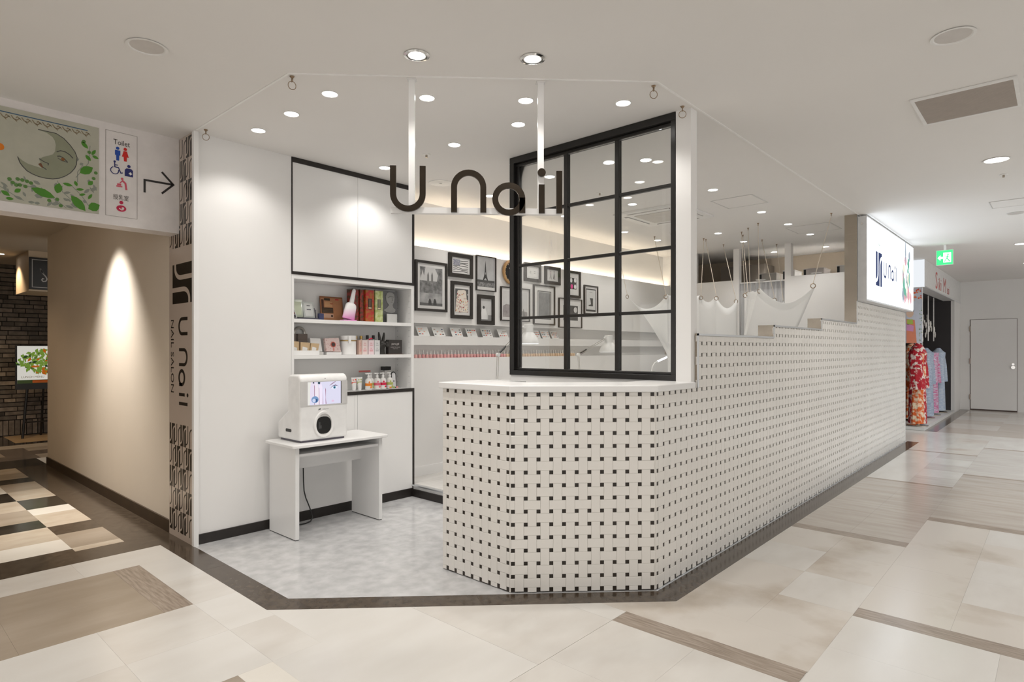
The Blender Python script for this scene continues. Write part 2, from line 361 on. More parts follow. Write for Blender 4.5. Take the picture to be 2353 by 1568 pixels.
# picture wall with two niches and a lit cove
pw = MB(); Y0 = 4.85
pw.box(3.66, 9.31, Y0, 5.10, 0.10, 1.306); pw.box(3.66, 9.31, Y0, 5.10, 1.440, 1.533); pw.box(3.66, 9.31, Y0, 4.90, 1.664, 2.446)
pw.box(3.66, 9.31, 4.95, 5.10, 1.306, 1.440); pw.box(3.66, 9.31, 4.95, 5.10, 1.533, 1.664); pw.box(3.66, 9.31, 4.90, 5.10, 1.664, 2.40)
pw.box(3.66, 9.31, 4.985, 5.10, 2.40, H)
wall_pic = struct(pw.build('wall_pictures', WHITE), 'white wall hung with pictures, with two long niches')
box('baseboard', LAMIN, 3.69, 9.30, 4.838, 4.8495, 0.1075, 0.204, wall_pic)
cove = tag(box('cove_light', emi('cove_led', (1.0, 0.84, 0.64), 15.0), 3.70, 9.28, 4.915, 4.945, 2.402, 2.416), 'warm light strip hidden in the cove above the picture wall', 'light strip')
# far partition with posts and openings
pt = MB()
pt.box(9.31, 9.41, 3.78, 4.85, 0, 2.462); pt.box(9.31, 9.41, 3.692, 3.78, 0, H); pt.box(9.31, 9.41, 2.928, 3.016, 0, H)
pt.box(9.31, 9.41, 1.85, 2.928, 0, 2.462); pt.box(9.31, 9.41, 4.40, 4.985, 2.462, H)
struct(pt.build('wall_back', WHITE), 'white partition with open tops at the back of the salon')
BEIGEW = mat('beige_wall', (0.58, 0.50, 0.40), 0.7, var=0.02, vscale=1)
struct(MB().box(10.66, 10.74, 1.87, 5.1, 0, H).box(9.41, 10.66, 4.99, 5.1, 0, H).build('wall_storage', BEIGEW), 'beige wall of the room behind the partition')
struct(MB().box(10.742, 10.80, 1.87, 9, 0, H).build('wall_salon_end', WHITE), 'white outer end wall of the salon')
# white pillar beside the window and the low wall under the window
struct(box('wall_pillar', WHITE, 3.65, 3.735, 1.757, 1.861, 0, H), 'slim white pillar beside the black window')
struct(box('wall_low', LAMIN, 3.66, 3.74, 1.862, 3.32, 0, 1.190), 'low white wall under the black window')

# ================================================================== BASKET WEAVE TILES
PU, PV, DOT = 0.0736, 0.0746, 0.0222
TT = 0.005
def piece(F, a0, a1, b0, b1):
    e = 0.0021; c0, c1 = 0.0, TT
    vs = [F(a0,b0,c0),F(a1,b0,c0),F(a1,b1,c0),F(a0,b1,c0),F(a0,b0,c1-e),F(a1,b0,c1-e),F(a1,b1,c1-e),F(a0,b1,c1-e),
          F(a0+e,b0+e,c1),F(a1-e,b0+e,c1),F(a1-e,b1-e,c1),F(a0+e,b1-e,c1)]
    fs = [(0,1,5,4),(1,2,6,5),(2,3,7,6),(3,0,4,7),(4,5,9,8),(5,6,10,9),(6,7,11,10),(7,4,8,11),(8,9,10,11)]
    return vs, fs
def weave(a_dot0, width, topf, par=0):
    """rectangles of a basket weave with square dots at (a_dot0+i*PU, 0.0185+j*PV); topf(a) gives the height"""
    out = []
    i0 = -int(a_dot0/PU) - 2
    for i in range(i0, int(width/PU)+3):
        ca0 = a_dot0 + i*PU + DOT/2; ca1 = a_dot0 + (i+1)*PU - DOT/2     # the open cell between dot columns
        if ca1 < 0.002 or ca0 > width-0.002: continue
        for j in range(-1, 42):
            cb0 = 0.0185 + j*PV + DOT/2; cb1 = 0.0185 + (j+1)*PV - DOT/2
            if (i + j + par) % 2 == 0: a0, a1, b0, b1 = ca0-DOT, ca1+DOT, cb0, cb1    # lies flat
            else: a0, a1, b0, b1 = ca0, ca1, cb0-DOT, cb1+DOT                           # stands up
            g = 0.00025; a0 += g; a1 -= g; b0 += g; b1 -= g
            top = topf((max(a0,0)+min(a1,width))/2)
            a0 = max(a0, 0.0); a1 = min(a1, width); b0 = max(b0, 0.004); b1 = min(b1, top)
            if a1-a0 < 0.0046 or b1-b0 < 0.0046: continue
            out.append((a0, a1, b0, b1))
    return out
def put_tiles(rects, F, parent, cache={}):
    for (a0, a1, b0, b1) in rects:
        p = Vector(F(a0, b0, 0)); q = Vector(F(a1, b0, 0)); u = (q-p).normalized()
        key = (round(a1-a0, 4), round(b1-b0, 4), round(u.x, 3), round(u.y, 3))
        if key not in cache:
            G = lambda a, b, c: tuple(Vector(F(a0+a, b0+b, c)) - p)
            vs, fs = piece(G, 0, a1-a0, 0, b1-b0)
            me = bpy.data.meshes.new('tile'); me.from_pydata(vs, [], fs); me.materials.append(TILE); cache[key] = me
        o = bpy.data.objects.new('tile', cache[key]); COL.objects.link(o); o.parent = parent
        r = parent
        while r.parent: r = r.parent
        o.location = p - Vector(r.location)
CT = 1.150                         # underside of the counter top
counter = thing('reception_counter', 'angled reception counter clad in ivory basket-weave tiles with dark square gaps', 'counter', (2.9, 2.1, 0))
core = MB(); core.prism([(2.585, 2.925), (2.585, 2.352), (3.178, 1.748), (3.6462, 1.748), (3.6462, 1.80), (3.20, 1.80), (2.64, 2.37), (2.64, 2.925)], 0.003, CT)
core.build('body', GROUT, counter)
MB().prism([(2.641, 2.925), (2.641, 2.372), (3.20, 1.801), (3.645, 1.801), (3.645, 1.85), (3.225, 1.85), (2.70, 2.40), (2.70, 2.925)], 0.003, CT).build('inner_panel', LAMIN, counter)
d45 = math.sqrt(0.5)
FL_ = frame((2.585, 2.925, 0), (0, -1, 0), (0, 0, 1)); WL = 2.925-2.3475
FF_ = frame((2.580, 2.347, 0), (d45, -d45, 0), (0, 0, 1)); WF = 0.846
FR_ = frame((3.178, 1.748, 0), (1, 0, 0), (0, 0, 1))
put_tiles(weave(WL - 0.0175 - 8*PU, WL, lambda a: CT-0.001, 0), FL_, counter)
put_tiles(weave(0.0175, WF, lambda a: CT-0.001, 1), FF_, counter)
# the right-hand run belongs to the long wall, see below
rr_ = [r for r in weave(0.0175, 0.60, lambda a: CT-0.001, 0) if (r[0]+r[1])/2 < 0.4682]; sm = MB()
for r in rr_: sm.add(*piece(FR_, *r))
stuff(sm.build('side_tiles', TILE, counter))
box('base_strip', ALU, 3.178, 3.645, 1.739, 1.7425, 0.0, 0.006, counter)
ctop = MB(); ctop.prism([(2.560, 2.945), (2.560, 2.335), (3.160, 1.722), (3.60, 1.722), (3.648, 1.722), (3.648, 2.06), (3.36, 2.06), (2.905, 2.49), (2.905, 2.945)], CT, 1.190)
ctop.build('counter_top', LAMIN, counter, bevel=0.006, seg=3)
ct = thing('paper_tray', 'small clear box with papers standing on the counter top', 'tray', (2.98, 2.75, CT))
MB().box(2.915, 3.085, 2.66, 2.93, 1.08, 1.186).build('box', pmat((0.72, 0.72, 0.71), 0.2, 'tray_plastic'), ct)
box('green_note', c255(170, 190, 120), 3.05, 3.0855, 2.735, 2.76, 1.13, 1.16, ct)
box('leg', LAMIN, 2.915, 3.085, 2.70, 2.90, 0.0, 1.08, ct)

# long stepped tiled wall
STEPS = [(3.178, 3.7135, CT+0.003), (3.7135, 5.114, 1.490), (5.114, 6.437, 1.585), (6.437, 7.82, 1.690), (7.82, 10.74, 1.950)]
wallR = MB(); YB = 1.863
for k, (x0, x1, t) in enumerate(STEPS):
    if k == 0: wallR.box(3.6465, x1, 1.748, 1.756, 0, t); continue
    wallR.box(x0, x1, 1.748, YB-0.004, 0, t)
wallR = struct(wallR.build('wall_right', GROUT), 'long stepped low wall clad in ivory basket-weave tiles')
MB().box(7.82, 10.74, 1.75, YB-0.004, 1.95, H).build('upper_wall', WHITE, wallR)
box('inner_face', WHITE, 3.74, 10.74, YB-0.004, YB, 0, 1.485, wallR)
for k, (x0, x1, t) in enumerate(STEPS[1:]):
    if k < 3: box('step_cap', STEEL, x0-0.006, x1, 1.736, YB+0.004, t, t+0.010, wallR)
    lo = 1.19 if k == 0 else STEPS[k][2]+0.010
    hi = t+0.010 if k < 3 else H
    box('step_end', STEEL, x0-0.008, x0, 1.738, YB+0.003, lo, hi, wallR)
    box('edge_strip', ALU, x0-0.010, x0+0.006, 1.735, 1.741, lo if k else 1.15, hi if k < 3 else t, wallR)
    if k < 3: box('edge_strip', ALU, x0-0.010, x1, 1.735, 1.741, t-0.004, t+0.010, wallR)
box('far_end', WHITE, 10.74, 10.75, 1.740, YB, 0, H, wallR)
box('base_strip', ALU, 3.647, 10.74, 1.739, 1.7425, 0.0, 0.006, wallR)
def topR(a):
    x = 3.178 + a
    for x0, x1, t in STEPS:
        if x < x1: return t - 0.004
    return 1.945
rects = [r for r in weave(0.0175, 10.74-3.178, topR, 0) if (r[0]+r[1])/2 >= 0.4682]
near = [r for r in rects if r[0] < 1.7]
near.sort(key=lambda r: (r[0])); near_p = near[:300]
put_tiles(near_p, FR_, wallR)
sm = MB()
keep = set(near_p)
for r in rects:
    if r in keep: continue
    sm.add(*piece(FR_, *r))
stuff(sm.build('tile_field', TILE, wallR))

# ================================================================== BLACK GRID WINDOW
win = thing('window_1', 'black steel grid window with twelve clear panes above the counter', 'window', (3.65, 2.6, 1.19)); struct(win)
del win['category']
WY0, WY1, WZ0, WZ1 = 1.862, 3.320, 1.191, 2.944
def wbar(name, y0, y1, z0, z1, x0=3.645, x1=3.735): return box(name, BLKMET, x0, x1, y0, y1, z0, z1, win, bevel=0.003)
wbar('frame', WY0, WY1, WZ1-0.050, WZ1); wbar('frame', WY0, WY1, WZ0, WZ0+0.038); wbar('frame', WY0, WY0+0.034, WZ0+0.038, WZ1-0.050); wbar('frame', WY1-0.045, WY1, WZ0+0.038, WZ1-0.050)
wbar('inner_frame', WY0+0.034, WY1-0.045, WZ1-0.072, WZ1-0.051, 3.675, 3.72); wbar('inner_frame', WY0+0.034, WY1-0.045, WZ0+0.039, WZ0+0.055, 3.675, 3.72)
wbar('inner_frame', WY1-0.072, WY1-0.046, WZ0+0.056, WZ1-0.073, 3.675, 3.72)
MY = [2.324, 2.774]; MZ = [1.648, 2.071, 2.482]
for y in MY: wbar('mullion', y-0.017, y+0.017, WZ0+0.056, WZ1-0.073, 3.672, 3.712)
ys = [WY0+0.034] + MY + [WY1-0.072]; zs = [WZ0+0.056] + MZ + [WZ1-0.073]
for z in MZ:
    for i in range(3): wbar('glazing_bar', ys[i]+(0.017 if i else 0), ys[i+1]-(0.017 if i < 2 else 0), z-0.011, z+0.011, 3.676, 3.708)
for i in range(3):
    for j in range(4):
        box('pane', GLASS, 3.690, 3.694, ys[i]+(0.017 if i else 0), ys[i+1]-(0.017 if i < 2 else 0), zs[j]+(0.011 if j else 0), zs[j+1]-(0.011 if j < 3 else 0), win)

# ================================================================== PASSAGE ON THE LEFT
PASSW = mat('passage_wall_paint', (0.66, 0.59, 0.50), 0.65, var=0.02, vscale=1.5)
wall_pass = struct(box('wall_passage', PASSW, 1.70, 1.90, 5.05, 9.12, 0, 2.76), 'beige wall of the passage lit by a spotlight')
struct(box('baseboard_passage', DKBROWN, 1.687, 1.699, 5.036, 9.12, 0, 0.095), 'dark brown skirting of the passage')
struct(MB().box(-9, 1.685, 4.83, 5.0, 2.250, H).build('wall_bulkhead', pmat((0.72, 0.68, 0.66), 0.6, 'bulkhead_paint')), 'overhead white band above the passage entrance')
struct(box('wall_passage_shade', PASSW, -1.2, -1.0, 5.0, 12.6, 0, 2.76), 'unseen opposite wall added to shade the passage')  # out of view, added to keep the passage darker
# brick wall at the end
brickw = struct(box('wall_brick', mat('brick_mortar', (0.030, 0.026, 0.022), 0.9), -1.0, 4.5, 12.56, 12.7, 0, 2.76), 'grey brick wall at the end of the passage')
struct(box('wall_passage_side', BEIGEW, 3.3, 3.4, 9.2, 12.56, 0, 2.76), 'beige side wall behind the passage corner')
BR = [mat('brick_%d' % i, c, 0.75, rgb2=tuple(min(1, v*1.5) for v in c), vscale=14, bump=0.4, bscale=40) for i, c in enumerate([(0.15,0.128,0.108),(0.20,0.17,0.142),(0.115,0.10,0.085),(0.26,0.22,0.18),(0.06,0.05,0.042)])]
def brick(x0, x1, z0, z1):
    k = RND.random(); m = BR[0 if k < 0.4 else 1 if k < 0.65 else 2 if k < 0.85 else 3 if k < 0.94 else 4]
    dp = RND.uniform(0.012, 0.03)
    o = MB().box(x0, x1, 12.56-dp, 12.559, z0, z1).build('brick', m, brickw)
x = 1.62
while x < 2.45:
    wdt = RND.uniform(0.060, 0.068); brick(x, x+wdt, 0.012, 0.245); x += wdt + 0.012
z = 0.262; row = 0
while z < 2.70:
    hgt = RND.uniform(0.050, 0.062); x = 1.55 - RND.uniform(0, 0.2)
    while x < 2.42:
        wdt = RND.choice([0.14, 0.2, 0.24, 0.3]) * RND.uniform(0.9, 1.1); brick(x, x+wdt, z, z+hgt); x += wdt + 0.012
    z += hgt + 0.014; row += 1

# ================================================================== FAR END OF THE MALL CORRIDOR
struct(MB().box(17.44, 17.6, -9, 3.2, 0, H).build('wall_far', WHITE), 'white end wall of the mall corridor')
door = thing('door_1', 'white flush service door at the end of the corridor', 'door', (17.44, 1.14, 0)); struct(door); del door['category']
GAP = mat('door_gap', (0.10, 0.07, 0.06), 0.6)
box('frame', GAP, 17.434, 17.4395, 0.722, 1.562, 0.0, 2.074, door)
box('leaf', WHITE, 17.418, 17.4335, 0.730, 1.548, 0.03, 2.066, door)
MB().cyl((17.418,0.795,0.99),(17.385,0.795,0.99),0.036,n=16).build('knob', CHROME, door, smooth=True); MB().cyl((17.418,0.795,1.06),(17.405,0.795,1.06),0.024,n=14).build('lock', CHROME, door)
for zz in (0.30, 1.12, 1.86): box('hinge', STEEL, 17.412, 17.4175, 1.5485, 1.575, zz-0.06, zz+0.06, door)
struct(box('wall_far_pier', WHITE, 16.43, 17.44, 1.745, 1.81, 0, 2.46), 'white pier between the neighbouring shop and the end wall')

# ================================================================== CEILING FITTINGS AND LAMPS
LED = emi('led_disc', (1.0, 0.97, 0.92), 14.0)
LEDM = emi('led_disc_mall', (1.0, 0.965, 0.91), 12.0)
WMET = pmat((0.80, 0.79, 0.77), 0.35, 'white_fitting')
DKREC = pmat((0.30, 0.28, 0.26), 0.5, 'lamp_recess')
def spot(parent, x, y, z, power, angle=125, blend=0.6, color=(1, 0.965, 0.92), size=0.045, aim=None):
    l = bpy.data.lights.new('lamp', 'SPOT'); l.energy = power; l.spot_size = R(angle); l.spot_blend = blend; l.shadow_soft_size = size; l.color = color
    o = bpy.data.objects.new('lamp', l); COL.objects.link(o); o.parent = parent
    o.location = Vector((x, y, z)) - Vector(parent.location)
    if aim: o.rotation_euler = (Vector(aim) - Vector((x, y, z))).to_track_quat('-Z', 'Y').to_euler()
    return o
def downlight(x, y, label, power, r=0.043, group='downlights in the salon ceiling', lit=True, em=LED, angle=125, ring=True, color=(1, 0.965, 0.92), aim=None, zc=H, blend=0.6, deep=False):
    t = thing('downlight', label, 'ceiling light', (x, y, zc), group)
    MB().lathe([(r, -0.001), (r*1.16, -0.001), (r*1.22, -0.005), (r*1.06, -0.006), (r, -0.002)], (x, y, zc), 24).build('trim_ring', WMET, t, smooth=True)
    if lit: MB().cyl((x, y, zc-0.001), (x, y, zc-0.003), r, n=24).build('lens', em, t)
    else:
        MB().lathe([(r*0.0, -0.001), (r*0.5, -0.0012), (r*0.99, -0.0022)], (x, y, zc), 24).build('lens', pmat((0.60, 0.57, 0.54), 0.3, 'unlit_lens'), t, smooth=True)
    if lit: spot(t, x, y, zc-0.016, power, angle, blend, color, 0.04, aim)
    return t
rows = {
 'in the row nearest the picture wall': [(1.987, 4.205), (3.117, 4.275), (4.401, 4.275), (5.651, 4.275), (6.951, 4.275), (7.793, 4.255)],
 'in the middle row of the salon ceiling': [(1.993, 3.749), (3.118, 3.403), (4.268, 3.400), (5.671, 3.394), (7.865, 3.400), (8.717, 3.390), (9.98, 3.393)],
 'in the slanting row over the salon entrance': [(1.992, 3.283), (2.423, 2.892), (2.859, 2.468), (3.299, 2.040)],
 'in the pair behind the slanting entrance row': [(3.129, 2.768), (4.272, 2.779)],
 'in the row nearest the tiled wall': [(4.416, 2.517), (5.683, 2.509), (6.971, 2.508), (7.871, 2.509), (8.756, 2.506), (9.99, 2.644)]}
for rn, pts in rows.items():
    for k, (x, y) in enumerate(pts):
        downlight(x, y, 'round lit downlight, %s from the left, %s' % (ordw(k+1), rn), LAMP_W)
for k, (x, y) in enumerate([(2.036, 2.512), (2.473, 2.086)]):
    t = downlight(x, y, 'lit round spotlight outside the salon edge, %s of the two' % ['left', 'right'][k], LAMP_W*0.9, r=0.042, group='spotlights in front of the salon', angle=110)
    MB().lathe([(0.052, -0.001), (0.066, -0.001), (0.068, -0.005), (0.054, -0.008)], (x, y, H), 24, cap=False).build('outer_ring', CHROME, t, smooth=True)
# corridor downlights
mall = [(6.334, 0.394, True, 'lit oval-looking corridor downlight on the right, nearest the vent'), (3.683, 0.397, False, 'large unlit corridor downlight near the ceiling vent'),
        (1.057, 3.466, False, 'unlit corridor downlight above the passage sign band'), (8.979, 0.383, False, 'small unlit corridor downlight beyond the lit one'), (11.63, 0.433, True, 'lit corridor downlight far along on the right')]
for x, y, lit, lb in mall: downlight(x, y, lb, MALL_W, r=0.078, group='corridor downlights', lit=lit, em=LEDM, angle=140)
for k, (x, y) in enumerate([(-1.6, 0.4), (0.6, -1.2), (1.4, 1.0), (-1.6, 3.2), (3.6, -2.2), (6.4, -2.2), (9.2, -2.2), (14.3, 0.43), (14.3, -2.0), (0.4, 2.6)]):  # unseen corridor lamps added as fill for the upright faces
    downlight(x, y, 'added corridor fill downlight outside the picture, %s of its set' % ordw(k+1), MALL_W, r=0.078, group='added corridor fill lamps out of view', em=LEDM, angle=140)
for k, (x, y) in enumerate([(7.4, -1.6), (9.2, -1.6), (11.0, -1.6), (12.8, -1.6), (9.2, -3.2), (11.6, -3.2)]):  # unseen cool lamps, added to brighten the far part of the tiled wall
    downlight(x, y, 'unseen cool lamp added to brighten the far tiled wall, %s of its set' % ordw(k+1), MALL_W*2.2, r=0.078, group='unseen cool lamps added to brighten the tiled wall', em=LEDM, angle=150, color=(0.84, 0.92, 1.0))
# passage lamps
downlight(1.20, 6.33, 'passage downlight washing the beige wall', 300, r=0.04, group='passage downlights', angle=78, blend=1.0, color=(1, 0.955, 0.90), aim=(1.66, 6.33, 0.55), zc=2.755)
downlight(1.55, 11.2, 'passage downlight over the brick wall', 55, r=0.04, group='passage downlights', angle=110, color=(1, 0.75, 0.48), zc=2.755)
downlight(0.3, 9.0, 'passage downlight in the middle', 30, r=0.04, group='passage downlights', angle=130, color=(1, 0.72, 0.45), zc=2.755)
downlight(0.1, 6.6, 'passage downlight near the entrance', 45, r=0.04, group='passage downlights', angle=130, color=(1, 0.78, 0.52), zc=2.755)
# ventilation grille
v = thing('ceiling_vent', 'rectangular ceiling vent with grey slats and white frame', 'vent', (4.73, 0.44, H))
for a in [(4.455, 4.485, 0.185, 0.70), (4.985, 5.015, 0.185, 0.70), (4.485, 4.985, 0.185, 0.205), (4.485, 4.985, 0.680, 0.70)]: box('frame', WMET, *a, H-0.010, H-0.001, v)
box('backing', pmat((0.12, 0.10, 0.09), 0.7, 'vent_dark'), 4.485, 4.985, 0.205, 0.68, H-0.003, H-0.001, v)
SL = pmat((0.42, 0.37, 0.33), 0.5, 'vent_slat')
for i in range(24):
    xx = 4.490 + i*0.0206
    MB().add([(xx, 0.205, H-0.003), (xx+0.013, 0.205, H-0.010), (xx+0.013, 0.68, H-0.010), (xx, 0.68, H-0.003), (xx+0.003, 0.205, H-0.003), (xx+0.016, 0.205, H-0.010), (xx+0.016, 0.68, H-0.010), (xx+0.003, 0.68, H-0.003)],
             [(0,1,2,3),(7,6,5,4),(0,4,5,1),(2,6,7,3),(1,5,6,2),(0,3,7,4)]).build('slat', SL, v)
# cassette air conditioner
ac = thing('air_conditioner', 'square four-way ceiling cassette air conditioner', 'air conditioner', (6.37, 3.40, H))
PZ = frame((0,0,0),(1,0,0),(0,1,0))
MB().fprism(PZ, rrect(5.945, 6.79, 2.98, 3.825, 0.03), H-0.022, H-0.001).build('panel', WMET, ac)
for k in range(4):
    m = MB().fprism(PZ, [(-0.27, -0.36), (0.27, -0.36), (0.25, -0.315), (-0.25, -0.315)], H-0.0235, H-0.0221)
    m.xf(Matrix.Translation((6.3675, 3.4025, 0)) @ Matrix.Rotation(R(90*k), 4, 'Z')).build('louvre', pmat((0.20, 0.17, 0.15), 0.5, 'ac_slot'), ac)
    m = MB().fprism(PZ, [(-0.25, -0.355), (0.25, -0.355), (0.24, -0.32), (-0.24, -0.32)], H-0.030, H-0.0236)
    m.xf(Matrix.Translation((6.3675, 3.4025, 0)) @ Matrix.Rotation(R(90*k), 4, 'Z')).build('flap', WMET, ac)
MB().fprism(PZ, rrect(6.125, 6.61, 3.16, 3.645, 0.01), H-0.026, H-0.0222).build('intake_grille', pmat((0.62, 0.59, 0.55), 0.5, 'ac_grille'), ac)
# access panels, speaker, sprinklers
for lb, (x0, x1, y0, y1) in {'square access hatch in the salon ceiling near the air conditioner': (6.105, 6.56, 2.29, 2.72), 'square access hatch in the salon ceiling near the steel pilaster': (8.08, 8.63, 2.09, 2.62), 'access hatch in the corridor ceiling': (8.11, 8.50, 0.10, 0.57)}.items():
    t = thing('access_hatch', lb, 'hatch', ((x0+x1)/2, (y0+y1)/2, H), 'ceiling access hatches')
    box('door', CEIL, x0+0.012, x1-0.012, y0+0.012, y1-0.012, H-0.004, H-0.001, t)
    for a in [(x0, x1, y0, y0+0.008), (x0, x1, y1-0.008, y1), (x0, x0+0.008, y0+0.008, y1-0.008), (x1-0.008, x1, y0+0.008, y1-0.008)]: box('frame', GREYLAM, *a, H-0.005, H-0.001, t)
sp = thing('ceiling_speaker', 'round white ceiling speaker behind the hanging letters', 'speaker', (3.762, 4.291, H))
MB().lathe([(0.0, -0.004), (0.085, -0.004), (0.09, -0.006), (0.112, -0.004), (0.112, -0.001)], (3.762, 4.291, H), 28).build('cover', WMET, sp, smooth=True)
MB().cyl((3.762, 4.291, H-0.004), (3.762, 4.291, H-0.009), 0.012, n=10).build('centre_cap', GREYLAM, sp)
for k, (x, y, lb) in enumerate([(3.13, 3.742, 'small sprinkler head above the hanging sign'), (5.045, 3.388, 'small sprinkler head seen through the window'), (6.912, 0.381, 'small sprinkler head in the corridor ceiling'), (7.42, 3.85, 'small sprinkler head near the drapes')]):
    t = thing('sprinkler', lb, 'sprinkler', (x, y, H), 'sprinkler heads')
    MB().lathe([(0.0, -0.006), (0.028, -0.006), (0.034, -0.001)], (x, y, H), 14).build('plate', WMET, t, smooth=True); MB().cyl((x, y, H-0.006), (x, y, H-0.026), 0.009, n=8).build('head', STEEL, t)
# hooks with rings on the salon ceiling edge
BRASS = mat('brass_hook', (0.30, 0.22, 0.15), 0.35, metal=1.0)
def hook(x, y, label, ringr=0.022, ang=20):
    t = thing('ceiling_hook', label, 'hook', (x, y, H), 'hooks screwed into the salon ceiling')
    MB().lathe([(0.0, -0.012), (0.006, -0.012), (0.014, -0.001)], (x, y, H), 10).build('base', BRASS, t, smooth=True)
    MB().torus((x, y, H-0.022), (math.cos(R(ang+90)), math.sin(R(ang+90)), 0), 0.010, 0.0028, 12, 5).build('eye', BRASS, t, smooth=True)
    if ringr: MB().torus((x, y, H-0.030-ringr), (math.cos(R(ang)), math.sin(R(ang)), 0.15), ringr, 0.0022, 20, 5).build('ring', BRASS, t, smooth=True)
for x, y, lb, a in [(1.735, 4.472, 'hook with ring at the top of the printed column', 60), (1.723, 3.235, 'hook with ring at the left corner of the slanting ceiling edge', 80), (3.206, 1.776, 'hook with ring at the right corner of the slanting ceiling edge', 45), (3.60, 1.79, 'hook with ring beside the top of the white pillar', 30)]: hook(x, y, lb, 0.022, a)

# ================================================================== PRINTED COLUMN
PANEL = mat('taupe_gloss_panel', (0.50, 0.42, 0.36), 0.18, var=0.02, vscale=3, spec=0.6)
PRINT = mat('black_print', (0.012, 0.009, 0.007), 0.25)
col = thing('column_sign', 'tall taupe printed panel on the wall end with salon name and black pattern', 'sign', (1.685, 4.78, 0))
CF = frame((1.699, 5.035, 0), (0, -1, 0), (0, 0, 1))            # a runs to the right in the picture, normal towards -X
cpan = MB(); cpan.frect(CF, 0.0, 0.450, 0.0, 2.25, 0, 0.012); cpan.frect(CF, 0.206, 0.450, 2.2501, H-0.002, 0, 0.012)
cpan.build('panel', PANEL, col)
def emblem(mb_black, mb_pale, F, a0, b0, wd, ht, inv=False, c=0.0):
    """a field split by two swung lines; inv draws dark lines on the pale ground instead"""
    if not inv: mb_black.frect(F, a0, a0+wd, b0, b0+ht, c, c+0.0006)
    t = wd*0.10
    l1 = [(a0+wd*0.34, b0+ht)] + [(a0+wd*0.34, b0+ht*0.38)] + [(a0 + wd*0.34*math.cos(R(k)), b0+ht*0.38 - ht*0.24*math.sin(R(k))) for k in range(15, 91, 15)]
    l2 = [(a0+wd*0.66, b0)] + [(a0+wd*0.66, b0+ht*0.62)] + [(a0+wd - wd*0.34*math.cos(R(k)), b0+ht*0.62 + ht*0.24*math.sin(R(k))) for k in range(15, 91, 15)]
    tgt = mb_black if inv else mb_pale
    d = (c, c+0.0006) if inv else (c+0.0004, c+0.0012)
    for l in (l1, l2): tgt.stroke(F, l, t*(1.0 if inv else 1.15), *d)
pb, pp = MB(), MB()
cw, ch = 0.107, 0.160
for j in range(5):
    for i in range(5):
        a = 0.012 + i*cw - (0 if j % 2 else 0.0)
        if a + cw*0.6 > 0.49: continue
        wd = min(cw*0.97, 0.446-a)
        if wd > cw*0.5: emblem(pb, pp, CF, a, 0.845-(j+1)*ch, wd, ch*0.985, inv=(i+j) % 2 == 1, c=0.0121)
for j in range(5):
    for i in range(5):
        a = 0.012 + i*cw
        if j > 0 and i < 2: continue
        wd = min(cw*0.97, 0.446-a)
        if wd > cw*0.5: emblem(pb, pp, CF, a, 2.150+j*ch*0.985, wd, ch*0.97 if j < 4 else 0.15, inv=(i+j) % 2 == 0, c=0.0121)
# the emblem lying on its side
EF = frame((1.699, 5.035-0.070, 2.030), (0, 0, -1), (0, -1, 0))
emblem(pb, pp, frame((1.6868, 4.965, 2.028), (0, 0, -1), (0, -1, 0)), 0, 0, 0.295, 0.38) if False else None
LF = lambda a, b, c=0.0: (1.6869-c, 4.965-a, 1.735+b)
pb.fprism(LF, [(0, 0), (0.38, 0), (0.38, 0.293), (0, 0.293)], 0.0, 0.0006)
for l in ([(0.055, 0.293)] + [(0.165-0.11*math.cos(R(k)), 0.262-0.072*math.sin(R(k))) for k in range(0, 91, 15)] + [(0.38, 0.190)],
          [(0.325, 0.0)] + [(0.215+0.11*math.cos(R(k)), 0.031+0.072*math.sin(R(k))) for k in range(0, 91, 15)] + [(0.0, 0.103)]):
    pp.stroke(LF, l, 0.034, 0.0004, 0.0014)
stuff(pb.build('pattern', PRINT, col)); stuff(pp.build('pattern_lines', PANEL, col))
# salon name running down the column
def letter_paths(s=1.0):
    """flat letters of the salon name: (letter, list of polylines), x advance"""
    Wd = 0.203
    u = [(0.0, 0.244)] + [(0.0, 0.084)] + arc(0.0835, 0.0835, 0.0835, 180, 360, 18) + [(0.167, 0.244)]
    n = [(0.0, 0.0)] + arc(0.0835, 0.1435, 0.0835, 180, 0, 18) + [(0.167, 0.0)]
    a_ = arc(0.081, 0.079, 0.078, 0, 360, 28)
    a_st = [(0.159, 0.088), (0.159, 0.0)]
    i_ = [(0.0, 0.0), (0.0, 0.165)]
    l_ = [(0.0, 0.0), (0.0, 0.244)]
    return [('u', 0.0, [u]), ('n', 0.345, [n]), ('a', 0.577, [a_, a_st]), ('i', 0.8475, [i_]), ('l', 0.949, [l_])]
SF = lambda a, b, c=0.0: (1.6869-c, 4.850-b*0.72, 1.620-a*0.655)     # running down the column
for ch_, ax, pl in letter_paths():
    nm = MB()
    for p in pl: nm.stroke(SF, [(ax+x, y*0.92+0.02) for x, y in p], 0.036, 0.0, 0.0008)
    nm.build('letter_'+ch_, PRINT, col)
MB().fprism(SF, disc(0.8475, 0.245, 0.022), 0.0, 0.0008).build('letter_dot', PRINT, col)
TF = lambda a, b, c=0.0: (1.6869-c, 4.925-b, 1.620-a)
text_mesh('NAIL SALON', 0.088, PRINT, 'salon_subtitle', lambda a, b, c=0.0: (1.6867-c, 4.985+0.012-b*0.95, 1.625-a), 0, 0, 0.0006, col, sx=1.12)

